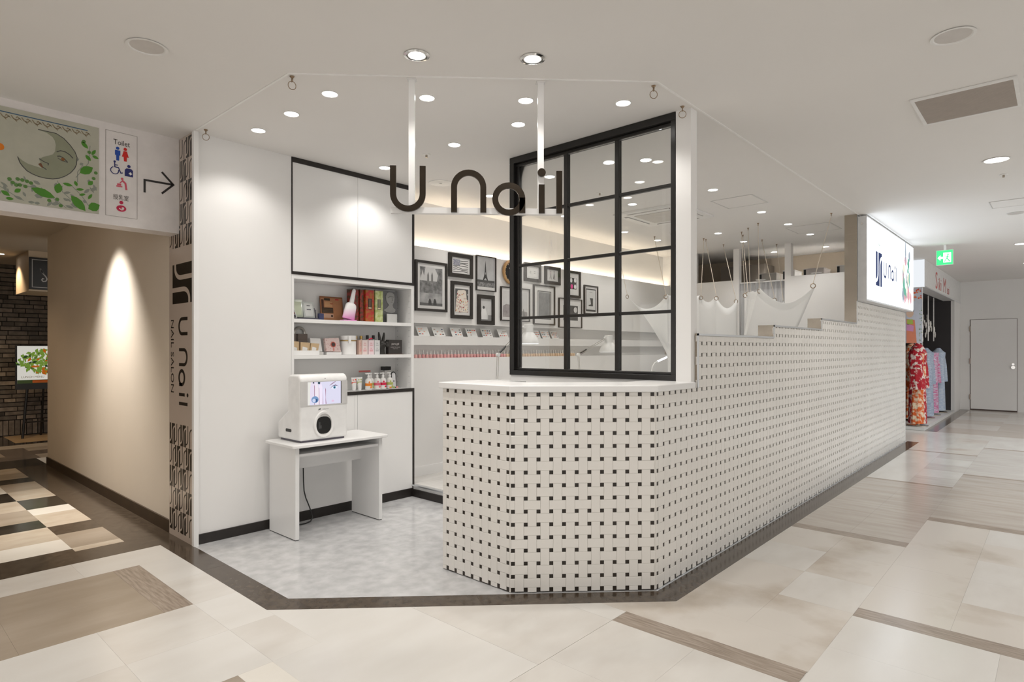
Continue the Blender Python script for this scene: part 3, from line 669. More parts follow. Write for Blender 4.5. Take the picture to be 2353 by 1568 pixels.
# ================================================================== PASSAGE SIGN BAND
band = thing('passage_sign', 'printed passage sign with a sleeping crescent moon among leaves', 'sign', (0.7, 4.83, 2.3))
BF = frame((0, 4.829, 0), (1, 0, 0), (0, 0, 1))
art = MB(); art.frect(BF, -0.9, 1.180, 2.311, 2.893, 0.0, 0.003); art.build('picture_ground', c255(176, 174, 158, 0.6), band)
moon_pts = [(0.851,2.795),(0.944,2.794),(0.985,2.772),(1.019,2.737),(1.045,2.70),(1.057,2.665),(1.054,2.62),(1.044,2.59),(1.022,2.556),(0.994,2.529),(0.96,2.507),(0.926,2.496),(0.89,2.493),(0.853,2.496),(0.822,2.506),(0.795,2.52),(0.775,2.542),(0.76,2.564),(0.749,2.599),
            (0.775,2.578),(0.801,2.565),(0.83,2.560),(0.874,2.552),(0.851,2.575),(0.865,2.590),(0.856,2.608),(0.88,2.628),(0.908,2.642),(0.928,2.655),(0.940,2.678),(0.943,2.718),(0.938,2.745),(0.926,2.767),(0.895,2.786)]
MB().fprism(BF, moon_pts, 0.0031, 0.0045).build('moon', c255(138, 140, 118, 0.6), band)
ink = MB()
ink.stroke(BF, moon_pts[:19], 0.004, 0.0046, 0.0052)
ink.stroke(BF, [(0.947,2.676),(0.968,2.688),(0.994,2.686),(1.018,2.672),(1.034,2.654)], 0.005, 0.0046, 0.0052)
ink.stroke(BF, [(0.950,2.648),(0.965,2.652),(0.985,2.643),(1.006,2.62)], 0.005, 0.0046, 0.0052); ink.stroke(BF, [(0.953,2.638),(0.975,2.624),(1.003,2.621)], 0.003, 0.0046, 0.0052)
ink.stroke(BF, [(0.856,2.611),(0.878,2.598),(0.904,2.590),(0.902,2.578)], 0.004, 0.0046, 0.0052); ink.stroke(BF, [(0.855,2.572),(0.874,2.562),(0.894,2.548)], 0.004, 0.0046, 0.0052)
ink.build('moon_lines', c255(60, 58, 60), band)
MB().fprism(BF, [(0.851,2.575),(0.866,2.585),(0.876,2.562),(0.872,2.553)], 0.0047, 0.0056).build('lips', c255(110, 70, 44), band)
MB().fprism(BF, disc(0.980, 2.635, 0.010), 0.0047, 0.0056).build('iris', c255(130, 84, 40), band)
MB().fprism(BF, disc(0.662, 2.640, 0.022), 0.0047, 0.0056).build('orange_dot', c255(214, 120, 20), band)
MB().stroke(BF, [(0.30, 2.862), (1.116, 2.858)], 0.006, 0.0031, 0.0040).build('blue_rule', c255(62, 92, 120), band)
orn = MB()
for k in range(-3, 9):
    x0 = 0.665 + k*0.052
    orn.stroke(BF, [(x0, 2.848), (x0+0.012, 2.830), (x0+0.030, 2.826), (x0+0.040, 2.838), (x0+0.030, 2.846), (x0+0.024, 2.838)], 0.006, 0.0031, 0.0040)
    orn.fprism(BF, [(x0+0.012, 2.828), (x0+0.030, 2.812), (x0+0.026, 2.826)], 0.0031, 0.0040); orn.fprism(BF, [(x0+0.036, 2.840), (x0+0.052, 2.826), (x0+0.044, 2.842)], 0.0031, 0.0040)
orn.build('scroll_border', c255(140, 126, 102), band)
def leaf(mb, x, z, ln, wd, ang, d0, d1):
    pts = [(-ln/2, 0), (-ln*0.28, wd*0.36), (0, wd*0.5), (ln*0.25, wd*0.36), (ln/2, 0), (ln*0.25, -wd*0.36), (0, -wd*0.5), (-ln*0.28, -wd*0.36)]
    ca, sa = math.cos(R(ang)), math.sin(R(ang))
    mb.fprism(BF, [(x + p*ca - q*sa, z + p*sa + q*ca) for p, q in pts], d0, d1)
g1, g2, g3 = MB(), MB(), MB()
rr = random.Random(3)
for k in range(70):
    x = rr.uniform(0.40, 1.16); z = rr.uniform(2.325, 2.47) if x < 1.04 else rr.uniform(2.33, 2.66)
    if 1.05 < x and z > 2.5 and rr.random() < 0.4: continue
    leaf(g3, x, z, rr.uniform(0.025, 0.05), rr.uniform(0.010, 0.022), rr.uniform(0, 180), 0.0031, 0.0034+k*0.000004)
for x, z, ln, wd, a in [(1.109,2.592,0.09,0.055,35),(0.877,2.397,0.13,0.052,-18),(0.956,2.442,0.07,0.045,80),(1.064,2.363,0.12,0.055,-48),(1.152,2.355,0.075,0.06,30),(1.099,2.757,0.055,0.026,-45),(1.119,2.676,0.045,0.024,-50),(1.006,2.476,0.055,0.022,-8),(1.051,2.491,0.036,0.02,-70),
                        (0.749,2.387,0.04,0.026,40),(1.132,2.511,0.04,0.028,50),(1.073,2.457,0.045,0.018,10),(1.086,2.425,0.04,0.016,20),(1.15,2.72,0.045,0.02,60),(1.16,2.69,0.04,0.02,-20),(1.13,2.42,0.045,0.018,60),(0.69,2.36,0.05,0.026,-30),(0.71,2.33,0.04,0.02,0),(0.55,2.40,0.08,0.04,20)]:
    leaf(g1, x, z, ln, wd, a, 0.0037, 0.0044)
for x, z in [(0.709,2.451),(0.749,2.459),(0.772,2.457),(0.795,2.454),(0.815,2.447),(0.725,2.432),(0.742,2.42),(0.76,2.424),(0.787,2.42),(0.95,2.369),(0.908,2.354),(0.969,2.331),(1.162,2.585),(1.15,2.545),(1.095,2.78),(1.125,2.715)]: g2.fprism(BF, disc(x, z, 0.011, 12), 0.0037, 0.0044)
for p in [[(0.70,2.44),(0.83,2.42),(0.95,2.36),(1.0,2.32)], [(1.02,2.48),(1.08,2.42),(1.14,2.33)], [(1.05,2.53),(1.12,2.64),(1.13,2.76)], [(0.66,2.40),(0.74,2.35),(0.78,2.33)], [(0.95,2.49),(0.98,2.42),(1.06,2.35)], [(1.06,2.50),(1.06,2.57),(1.09,2.62)]]: g3.stroke(BF, p, 0.004, 0.0031, 0.0036)
stuff(g1.build('leaves', c255(72, 130, 36, 0.6), band)); stuff(g2.build('berries', c255(84, 124, 60, 0.6), band)); stuff(g3.build('grey_leaves', c255(132, 136, 126, 0.6), band))
# pictograms and arrow
PB, PR, PN, PK, PC = c255(26, 70, 160), c255(200, 30, 22), c255(30, 34, 100), c255(206, 80, 100), c255(184, 22, 66)
g = MB()
for a in [(1.219, 1.221, 2.312, 2.896), (1.409, 1.411, 2.312, 2.896), (1.221, 1.409, 2.312, 2.314), (1.221, 1.409, 2.894, 2.896)]: g.frect(BF, a[0], a[1], a[2], a[3], 0.0, 0.0012)
g.build('pictogram_outline', c255(150, 142, 136), band)
text_mesh('Toilet', 0.052, c255(58, 52, 50), 'toilet_word', BF, 1.265, 2.808, 0.0012, band, sx=0.80)
text_mesh('授乳室', 0.040, c255(88, 80, 76), 'nursing_room_word', BF, 1.263, 2.432, 0.0012, band, sx=0.80)
def person(mb, x, z, skirt, s=1.0):
    mb.fprism(BF, disc(x, z+0.084*s, 0.0105*s, 14), 0, 0.0012)
    if skirt: mb.fprism(BF, [(x-0.010,z+0.070),(x+0.010,z+0.070),(x+0.021,z+0.030),(x+0.010,z+0.030),(x+0.008,z),(x-0.008,z),(x-0.010,z+0.030),(x-0.021,z+0.030)], 0, 0.0012)
    else: mb.fprism(BF, [(x-0.016,z+0.070),(x+0.016,z+0.070),(x+0.016,z+0.036),(x+0.009,z+0.036),(x+0.008,z),(x-0.008,z),(x-0.009,z+0.036),(x-0.016,z+0.036)], 0, 0.0012)
g = MB(); person(g, 1.291, 2.700, False); g.build('man_pictogram', PB, band)
g = MB(); person(g, 1.337, 2.703, True); g.build('woman_pictogram', PR, band)
g = MB(); g.fprism(BF, disc(1.273, 2.689, 0.007, 12), 0, 0.0012); g.stroke(BF, [(1.273,2.682),(1.274,2.652),(1.296,2.651),(1.310,2.616),(1.322,2.620)], 0.006, 0, 0.0012); g.stroke(BF, arc(1.273, 2.628, 0.024, 110, 380, 18), 0.005, 0, 0.0012); g.stroke(BF, [(1.274,2.667),(1.292,2.667)], 0.005, 0, 0.0012); g.build('wheelchair_pictogram', PN, band)
g = MB(); g.fprism(BF, disc(1.359, 2.673, 0.0105, 14), 0, 0.0012); g.fprism(BF, [(1.334,2.602),(1.384,2.602),(1.384,2.646),(1.374,2.657),(1.344,2.657),(1.334,2.646)], 0, 0.0012); g.build('ostomate_pictogram', PN, band)
MB().fprism(BF, [(1.358,2.620),(1.364,2.620),(1.364,2.614),(1.372,2.614),(1.372,2.620),(1.378,2.620),(1.378,2.627),(1.372,2.627),(1.372,2.633),(1.364,2.633),(1.364,2.627),(1.358,2.627)], 0.0013, 0.002).build('cross', c255(230, 228, 224), band)
g = MB(); g.fprism(BF, disc(1.318, 2.578, 0.008, 12), 0, 0.0012); g.stroke(BF, [(1.318,2.568),(1.338,2.550),(1.344,2.506)], 0.011, 0, 0.0012); g.stroke(BF, [(1.318,2.562),(1.304,2.546)], 0.006, 0, 0.0012); g.frect(BF, 1.283, 1.319, 2.519, 2.527, 0, 0.0012); g.frect(BF, 1.288, 1.312, 2.529, 2.542, 0, 0.0012); g.build('nappy_pictogram', PK, band)
g = MB(); g.fprism(BF, disc(1.313, 2.413, 0.012, 14), 0, 0.0012); g.fprism(BF, disc(1.313, 2.372, 0.030, 18, 0.022), 0, 0.0012); g.build('nursing_pictogram', PC, band)
MB().fprism(BF, disc(1.322, 2.374, 0.008, 12), 0.0013, 0.002).stroke(BF, [(1.300,2.372),(1.314,2.362),(1.326,2.366)], 0.006, 0.0013, 0.002).build('baby', c255(226, 214, 210), band)
g = MB(); g.stroke(BF, [(1.457,2.511),(1.457,2.600),(1.640,2.602)], 0.014, 0, 0.0012); g.stroke(BF, [(1.568,2.680),(1.645,2.602),(1.568,2.524)], 0.014, 0, 0.0012); g.build('arrow', c255(40, 36, 34), band)

# ================================================================== SIGN BOX AND POSTER STAND IN THE PASSAGE
sb = thing('black_shop_sign', 'black ceiling sign with silver scroll ornament at the end of the passage', 'sign', (2.2, 10.5, 2.755))
box('box', mat('cream_box', (0.55, 0.45, 0.33), 0.6), 1.75, 2.9, 10.52, 11.4, 2.20, 2.754, sb)
box('board', BLKPLA, 1.752, 2.9, 10.50, 10.519, 2.222, 2.662, sb)
QF = frame((1.752, 10.50, 2.222), (1, 0, 0), (0, 0, 1)); g = MB(); SIL = mat('silver_print', (0.42, 0.42, 0.42), 0.4)
for p in [[(0.035, 0.03), (0.035, 0.41), (1.1, 0.41)], [(0.035, 0.03), (1.1, 0.03)]]: g.stroke(QF, p, 0.008, 0, 0.001)
g.stroke(QF, [(0.125,0.29),(0.15,0.23),(0.185,0.185),(0.20,0.15),(0.185,0.12),(0.155,0.115),(0.14,0.135),(0.15,0.155),(0.168,0.15)], 0.014, 0, 0.001); g.fprism(QF, [(0.12,0.30),(0.175,0.21),(0.14,0.235)], 0, 0.001)
g.build('scroll', SIL, sb)
ps = thing('poster_stand', 'menu poster with a green salad photo on a black easel stand', 'poster stand', (2.1, 12.0, 0))
PO = frame((1.845, 12.0, 0.80), (1, 0, 0), (0, 0, 1))
MB().frect(PO, -0.01, 0.72, -0.035, 0.655, -0.03, 0.0).build('frame', BLKPLA, ps)
MB().frect(PO, 0.012, 0.70, 0.06, 0.645, 0.0, 0.002).build('sheet', emi('poster_paper_glow', s2l(214, 210, 200), 0.75), ps)  # the sheet is no lamp; its brightness is put in as emission
sal = random.Random(5); sets = {k: MB() for k in ('g', 'd', 'o', 'w')}
for k in range(330):
    x, y = sal.uniform(0.03, 0.66), sal.uniform(0.20, 0.62)
    if ((x-0.36)/0.34)**2 + ((y-0.40)/0.19)**2 > 1: continue
    kk = sal.choice('gggggdow'); ln = sal.uniform(0.05, 0.10); a = sal.uniform(0, 180)
    ca, sa = math.cos(R(a)), math.sin(R(a)); wv = 0.020 if kk != 'w' else 0.005
    lv = [(-ln/2, 0), (0, wv), (ln/2, 0), (0, -wv)]; c = 0.0021 + 0.000012*k
    sets[kk].fprism(PO, [(x+p*ca-q*sa, y+p*sa+q*ca) for p, q in lv], c, c+0.0004)
for kk, cc in (('g', (120, 150, 60)), ('d', (50, 70, 40)), ('o', (190, 100, 30)), ('w', (220, 220, 212))): sets[kk].build('salad_print', emi('salad_' + kk, s2l(*cc), 0.6), ps)['kind'] = 'stuff'  # print glows along with its sheet, light put into the colour
MB().frect(PO, 0.012, 0.69, 0.06, 0.115, 0.0021, 0.0027).build('salad_strip', c255(70, 96, 50), ps); MB().frect(PO, 0.20, 0.69, 0.065, 0.108, 0.0028, 0.0034).build('orange_strip', c255(206, 104, 26), ps)
text_mesh('LUNCH MENU', 0.045, c255(150, 140, 120), 'caption', PO, 0.06, 0.145, 0.0022, ps)
for xx, x2 in ((0.14, 0.08), (0.58, 0.64)): MB().tube([PO(xx, 0.0, -0.02), PO(x2, -0.799, -0.02 if xx < 0.3 else -0.02)], 0.018, 6).build('leg', BLKPLA, ps)
MB().tube([PO(0.36, 0.3, -0.03), PO(0.36, -0.798, -0.30)], 0.015, 6).build('leg', BLKPLA, ps)
MB().tube([PO(0.10, -0.55, -0.02), PO(0.62, -0.55, -0.02)], 0.012, 6).build('stretcher', BLKPLA, ps)

# ================================================================== HANGING SALON SIGN
hs = thing('hanging_sign', 'hanging salon sign with dark bronze letters on a white bar', 'sign', (2.47, 2.475, 2.18))
o0 = Vector((4.945/2, 4.945/2, 0)); HF = frame(tuple(o0), (d45, -d45, 0), (0, 0, 1))     # normal points towards the camera
WBAR = mat('satin_white_metal', (0.82, 0.81, 0.80), 0.22, spec=0.6)
MB().frect(HF, -0.515, 0.466, 2.176, 2.210, -0.035, -0.001).build('bar', WBAR, hs)
for a in (-0.396, 0.3445): MB().frect(HF, a-0.0175, a+0.0175, 2.2101, H-0.001, -0.030, -0.004).build('post', WBAR, hs)
for a in (-0.396, 0.3445): MB().frect(HF, a-0.026, a+0.026, H-0.006, H-0.0005, -0.040, 0.006).build('ceiling_plate', WBAR, hs)
for ch_, ax, pl in letter_paths():
    g = MB()
    for p in pl: g.stroke(HF, [(-0.499+ax+x, 2.197+y-0.016+ (0.0 if ch_ in 'u' else 0)) for x, y in [((q[0]), q[1]+(0.0175 if ch_ == 'u' else 0.0)) for q in p]], 0.034, 0.0, 0.014)
    if ch_ == 'i': g.fprism(HF, disc(-0.499+ax, 2.415, 0.0237, 24), 0.0, 0.014)
    g.build('letter_' + ch_, BRONZE, hs, smooth=False)

# ================================================================== LIGHT BOX SIGN ON THE TILED WALL
lb = thing('light_box_sign', 'glowing white light box sign with salon logo on the tiled wall', 'sign', (9.3, 1.69, 1.95))
box('casing', pmat((0.70, 0.70, 0.70), 0.35, 'lightbox_case'), 7.875, 10.79, 1.652, 1.745, 1.955, 2.925, lb)
def faceplate():
    m = bpy.data.materials.new('lightbox_face'); m.use_nodes = True; nt = m.node_tree; nt.nodes.clear()
    e = nt.nodes.new('ShaderNodeEmission'); e.inputs[0].default_value = (0.86, 0.93, 1.0, 1); e.inputs[1].default_value = 2.2
    o = nt.nodes.new('ShaderNodeOutputMaterial'); nt.links.new(e.outputs[0], o.inputs[0]); return m
box('face', faceplate(), 7.890, 10.775, 1.645, 1.6515, 1.975, 2.905, lb)
XF = frame((7.89, 1.645, 1.975), (1, 0, 0), (0, 0, 1)); LBP = emi('lightbox_ink', s2l(70, 80, 118), 0.8)
pb, pp = MB(), MB()
emblem(pb, pp, XF, 0.41, 0.186, 0.33, 0.41)
pb.build('logo', LBP, lb); pp.build('logo_lines', faceplate(), lb)
for ch_, ax, pl in letter_paths():
    g = MB()
    for p in pl: g.stroke(XF, [(0.85+(ax+x)*0.80, 0.325+y*0.76) for x, y in p], 0.030, 0.0, 0.001)
    g.build('letter_' + ch_, LBP, lb)
MB().fprism(XF, disc(0.85+0.8475*0.80, 0.325+0.235*0.76, 0.024), 0, 0.001).build('letter_dot', LBP, lb)
g = MB(); g.stroke(XF, [(0.54,0.79),(0.56,0.70),(0.60,0.68),(0.635,0.70),(0.65,0.76)], 0.016, 0, 0.001); g.build('flourish', emi('lightbox_pale_green', s2l(190, 212, 200), 1.0), lb)
rn = random.Random(9)
for cname, cc, n in (('green', (110, 170, 150), 7), ('pink', (214, 160, 170), 6), ('grey', (150, 160, 170), 6), ('cream', (226, 222, 204), 6)):
    g = MB()
    for k in range(n):
        x, y = rn.uniform(2.08, 2.75), rn.uniform(0.12, 0.80); hh = rn.uniform(0.06, 0.16); ww = rn.uniform(0.04, 0.10); q = 0.0002*k + 0.0001
        g.fprism(XF, [(x-ww, y), (x-ww*0.3, y+hh), (x+ww*0.6, y+hh*0.7), (x+ww, y-hh*0.2), (x, y-hh)], q, q+0.0006)
    stuff(g.build('flower_print_' + cname, emi('lightbox_' + cname, s2l(*cc), 1.1), lb))
MB().cyl((7.875, 1.70, 2.84), (7.868, 1.70, 2.84), 0.012, n=12).build('screw_cap', CHROME, lb)
l = bpy.data.lights.new('tube', 'AREA'); l.shape = 'RECTANGLE'; l.size = 2.8; l.size_y = 0.9; l.energy = 60; l.color = (0.80, 0.90, 1.0)
lo = bpy.data.objects.new('tube', l); COL.objects.link(lo); lo.parent = lb; lo.location = Vector((9.33, 1.635, 2.44)) - Vector(lb.location); lo.rotation_euler = (R(90), 0, 0)

# ================================================================== EXIT SIGN AND NEIGHBOURING SHOP
ex = thing('exit_sign', 'green emergency exit sign with arrow and running figure under the ceiling', 'sign', (11.0, 1.29, 2.9))
box('casing', WMET, 11.0, 11.04, 1.185, 1.390, 2.645, 2.868, ex); box('stem', WMET, 11.01, 11.03, 1.27, 1.30, 2.869, H-0.001, ex)
EXF = frame((10.9995, 1.388, 2.648), (0, -1, 0), (0, 0, 1))
MB().frect(EXF, 0.002, 0.200, 0.002, 0.215, 0, 0.001).build('face', emi('exit_green', s2l(70, 220, 130), 1.4), ex)
EXW = emi('exit_white', (0.95, 1, 0.95), 2.2)
MB().fprism(EXF, [(0.014, 0.105), (0.050, 0.145), (0.050, 0.120), (0.078, 0.120), (0.078, 0.090), (0.050, 0.090), (0.050, 0.065)], 0.001, 0.002).build('arrow', EXW, ex)
MB().frect(EXF, 0.085, 0.178, 0.035, 0.180, 0.001, 0.002).build('doorway', EXW, ex)
g = MB(); g.fprism(EXF, disc(0.142, 0.152, 0.011, 10), 0.002, 0.003); g.stroke(EXF, [(0.140,0.138),(0.128,0.095),(0.150,0.070),(0.162,0.045)], 0.014, 0.002, 0.003); g.stroke(EXF, [(0.128,0.095),(0.108,0.070),(0.100,0.045)], 0.010, 0.002, 0.003); g.stroke(EXF, [(0.112,0.112),(0.138,0.128),(0.160,0.112)], 0.009, 0.002, 0.003); g.build('running_figure', emi('exit_green', (0, 1, 0), 1), ex)
fas = thing('shop_fascia', 'white fascia of the neighbouring shop with red lettering', 'shop sign', (15, 1.8, 2.46))
box('board', pmat((0.74, 0.74, 0.73), 0.5, 'fascia_white'), 12.52, 17.435, 1.745, 1.95, 2.462, 2.943, fas)
box('lower_edge', ALU, 12.52, 17.435, 1.738, 1.745, 2.455, 2.48, fas)
box('corner_light', emi('fascia_glow', (0.92, 0.96, 1.0), 0.8), 12.505, 12.52, 1.75, 1.94, 2.47, 2.94, fas)
KF = frame((13.7, 1.744, 2.53), (1, 0, 0), (0, 0, 1)); RED = c255(206, 96, 90)
for k, (tx, x0, sz, dz) in enumerate([('S', 0.0, 0.46, 0.0), ('iki', 0.36, 0.34, 0.0), ('M', 1.0, 0.42, 0.0), ('usi', 1.52, 0.26, 0.0)]): text_mesh(tx, sz, RED, 'lettering', KF, x0, dz, 0.001, fas, sx=1.25)
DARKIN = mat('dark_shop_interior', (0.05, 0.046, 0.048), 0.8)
struct(MB().box(12.62, 16.43, 3.2, 3.3, 0, H).build('wall_shop_back', DARKIN), 'dark back wall of the neighbouring shop')
struct(MB().box(12.45, 12.48, 2.06, 3.2, 0.051, H).build('wall_shop_side', WHITE), 'white side wall of the neighbouring shop')
struct(box('wall_shop_inner', DARKIN, 16.43, 16.5, 1.812, 3.2, 0, H), 'dark inner wall of the neighbouring shop')
struct(box('wall_shop_ceiling', DARKIN, 12.62, 16.43, 1.96, 3.2, 2.47, 2.50), 'dark ceiling of the neighbouring shop')
struct(box('trim_2', pmat((0.72, 0.72, 0.70), 0.4, 'shop_plinth'), 12.44, 16.43, 1.74, 3.2, 0.0005, 0.05), 'white plinth floor of the neighbouring shop')

# ================================================================== CABINETS AND DISPLAY SHELF
CX0, CX1, CY0, CY1, CXM = 2.437, 3.676, 4.587, 4.848, 3.057
uc = thing('upper_cabinet', 'white two-door wall cabinet with black edging above the display shelves', 'cabinet', (3.05, 4.7, 2.0))
box('body', LAMIN, CX0, CX1, 4.612, CY1, 2.003, H-0.001, uc)
for a in [(CX0, CX1, 2.904, H-0.001), (CX0, CX1, 2.003, 2.026), (CX0, CX0+0.008, 2.026, 2.904), (CX1-0.016, CX1, 2.026, 2.904)]: box('edging', BLACK, a[0], a[1], 4.580, 4.6115, a[2], a[3], uc)
box('side_panel', BLACK, CX1+0.0005, CX1+0.006, 4.580, CY1, 2.003, H-0.001, uc)
box('door', LAMIN, CX0+0.0085, CXM-0.0015, 4.586, 4.611, 2.0265, 2.9035, uc); box('door', LAMIN, CXM+0.0015, CX1-0.0165, 4.586, 4.611, 2.0265, 2.9035, uc)
ds = thing('display_shelf', 'open white display shelf unit filled with nail products', 'shelf', (3.05, 4.7, 1.03))
box('side_panel', LAMIN, CX0, CX0+0.022, 4.585, CY1, 1.027, 2.002, ds); box('side_panel', LAMIN, CX1-0.026, CX1+0.004, 4.585, CY1, 1.027, 2.002, ds)
box('back_panel', LAMIN, CX0+0.022, CX1-0.026, 4.838, CY1, 1.027, 2.002, ds); box('top_panel', LAMIN, CX0+0.022, CX1-0.026, 4.585, 4.838, 1.968, 2.002, ds)
S1, S2, S3 = 1.645, 1.349, 1.030
for z in (S1, S2): box('shelf_board', LAMIN, CX0+0.022, CX1-0.026, 4.588, 4.838, z-0.030, z, ds)
pin = MB()
for z in [1.08 + 0.055*k for k in range(16)]:
    for y in (4.62, 4.80): pin.cyl((CX1-0.0261, y, z), (CX1-0.0275, y, z), 0.0035, n=6)
stuff(pin.build('shelf_pin_holes', pmat((0.3, 0.3, 0.3), 0.5, 'pin_hole'), ds))
lc = thing('lower_cabinet', 'white base cabinet with black edging under the display shelves', 'cabinet', (3.05, 4.7, 0))
box('body', LAMIN, CX0, CX1, 4.612, CY1, 0.076, 1.0265, lc)
for a in [(CX0, CX1, 0.997, 1.0265), (CX1-0.012, CX1, 0.076, 0.997)]: box('edging', BLACK, a[0], a[1], 4.580, 4.6115, a[2], a[3], lc)
box('side_panel', BLACK, CX1+0.0005, CX1+0.006, 4.580, CY1, 0.0, 1.0265, lc)
box('door', LAMIN, CX0+0.002, CXM-0.0015-0.03, 4.586, 4.611, 0.078, 0.996, lc); box('filler', LAMIN, CXM-0.03, CXM-0.003, 4.586, 4.611, 0.078, 0.996, lc); box('door', LAMIN, CXM, CX1-0.0125, 4.586, 4.611, 0.078, 0.996, lc)
box('plinth', BLACK, CX0, CX1, 4.578, CY1, 0.0, 0.0755, lc)

# ---- products on the top shelf
def pf(x, y, z, yaw=0.0, tilt=0.0):       # upright frame facing the camera side (-Y): a right, b up, normal outwards
    u = Vector((math.cos(R(yaw)), math.sin(R(yaw)), 0)); n = Vector((math.sin(R(yaw)), -math.cos(R(yaw)), 0))
    v = Vector((0, 0, 1))*math.cos(R(tilt)) - n*math.sin(R(tilt))
    return frame((x, y, z), tuple(u), tuple(v))
GLOSSY = dict(rough=0.25)
t = thing('colour_chart', 'colour swatch card leaning at the left end of the top shelf', 'card', (2.50, 4.72, S1))
F = frame((2.465, 4.66, S1+0.205), (0.30, 0.0, -0.98), (0.25, 0.97, 0.08))
MB().frect(F, 0, 0.205, 0, 0.085, -0.003, 0.0).build('card', c255(225, 225, 228), t)
for k, cc in enumerate([(150, 90, 50), (140, 100, 60), (120, 170, 190), (170, 150, 210), (40, 50, 120), (150, 100, 60), (190, 120, 100), (60, 60, 70)]):
    for j, q in enumerate((0.008, 0.046)): MB().frect(F, 0.010+k*0.024, 0.026+k*0.024, q, q+0.030, -0.0045, -0.0031).build('swatch', c255(*(cc if j == 0 else cc[::-1])), t)
t = thing('glass_plaque', 'clear acrylic plaque in two panels standing on the top shelf', 'plaque', (2.64, 4.72, S1))
F = pf(2.555, 4.76, S1+0.022, -18, 14); MB().frect(F, -0.012, 0.07, 0.0, 0.155, -0.004, 0.004).build('left_panel', pmat((0.45, 0.50, 0.40), 0.1, 'plaque_green', spec=0.8), t); MB().frect(F, 0.004, 0.058, 0.02, 0.135, 0.0041, 0.005).build('left_print', c255(196, 204, 176, 0.2), t)
F2 = pf(2.628, 4.735, S1+0.020, 8, 12); MB().frect(F2, 0.0, 0.112, 0.0, 0.137, -0.004, 0.004).build('right_panel', pmat((0.55, 0.58, 0.56), 0.08, 'plaque_clear', spec=0.8), t); MB().frect(F2, 0.016, 0.098, 0.014, 0.125, 0.0041, 0.005).build('right_print', c255(222, 224, 222, 0.2), t)
MB().frect(F2, 0.040, 0.072, 0.100, 0.107, 0.0051, 0.0056).frect(F2, 0.036, 0.078, 0.066, 0.074, 0.0051, 0.0056).build('print_lines', c255(90, 90, 96), t)
box('base', pmat((0.10, 0.10, 0.12), 0.2, 'plaque_base'), 2.56, 2.74, 4.69, 4.77, S1+0.0005, S1+0.016, t)
t = tag(MB().frect(pf(2.752, 4.70, S1+0.0006, 0), 0, 0.042, 0, 0.058, -0.03, 0).build('ink_box', c255(66, 70, 104)), 'small dark blue box beside the clear plaque', 'box')
t = thing('pen_cup', 'thin dark pens leaning behind the small blue box', 'pens', (2.745, 4.76, S1)); MB().cyl((2.745, 4.76, S1+0.0006), (2.740, 4.765, S1+0.105), 0.006, 0.003, 8).build('pen', c255(60, 46, 74), t); MB().cyl((2.757, 4.765, S1+0.0006), (2.757, 4.77, S1+0.092), 0.005, 0.003, 8).build('pen', c255(80, 80, 86), t)
t = thing('copper_poster_board', 'copper-brown printed display board leaning on the top shelf', 'display board', (2.92, 4.80, S1))
F = pf(2.817, 4.785, S1+0.0008, 0, 6); MB().frect(F, 0, 0.225, 0, 0.218, -0.006, 0).build('board', c255(132, 84, 52, 0.35), t)
MB().frect(F, 0.006, 0.219, 0.006, 0.205, 0.0001, 0.0008).build('panel', c255(170, 120, 84, 0.35), t)
for n_, a, cc in [('photo', (0.012, 0.125, 0.07, 0.118), (60, 44, 30)), ('photo', (0.012, 0.035, 0.118, 0.19), (74, 44, 30)), ('label', (0.04, 0.098, 0.182, 0.202), (58, 46, 28)), ('text_block', (0.045, 0.118, 0.125, 0.172), (190, 146, 104)), ('caption', (0.010, 0.125, 0.028, 0.064), (196, 160, 136)), ('red_mark', (0.098, 0.122, 0.150, 0.160), (196, 40, 30)), ('red_mark', (0.150, 0.185, 0.188, 0.200), (170, 40, 44))]: MB().frect(F, a[0], a[1], a[2], a[3], 0.0009, 0.0016).build(n_, c255(*cc), t)
for k in range(3): MB().frect(F, 0.018, 0.120, 0.078+k*0.012, 0.081+k*0.012, 0.0017, 0.0022).build('text_line', c255(110, 90, 66), t)
MB().fprism(F, disc(0.110, 0.045, 0.010, 14), 0.0017, 0.0022).build('dot', c255(60, 40, 32), t)
t = thing('nail_bottle_lamp', 'pink and white lamp shaped like a tilted nail polish bottle', 'lamp', (3.015, 4.665, S1))
def gradmat():
    m = bpy.data.materials.new('pink_to_white_plastic'); m.use_nodes = True; nt = m.node_tree; b = nt.nodes['Principled BSDF']
    tc = nt.nodes.new('ShaderNodeTexCoord'); sx = nt.nodes.new('ShaderNodeSeparateXYZ'); cr = nt.nodes.new('ShaderNodeValToRGB')
    cr.color_ramp.elements[0].color = (0.78, 0.28, 0.60, 1); cr.color_ramp.elements[0].position = 0.02; cr.color_ramp.elements[1].color = (0.86, 0.84, 0.84, 1); cr.color_ramp.elements[1].position = 0.115
    nt.links.new(tc.outputs['Object'], sx.inputs[0]); nt.links.new(sx.outputs['Z'], cr.inputs[0]); nt.links.new(cr.outputs[0], b.inputs['Base Color']); b.inputs['Roughness'].default_value = 0.2
    return m
GRAD = gradmat()
mt = Matrix.Translation((3.008, 4.66, S1+0.012)) @ Matrix.Rotation(R(13), 4, 'Y')
m = MB().lathe([(0.0, 0.004), (0.054, 0.004), (0.060, 0.010), (0.057, 0.075), (0.055, 0.120), (0.050, 0.138), (0.036, 0.150), (0.0, 0.152)], (0, 0, 0), 24); m.v = [(x, y*0.55, z) for x, y, z in m.v]; m.xf(mt).build('bottle', GRAD, t, smooth=True)
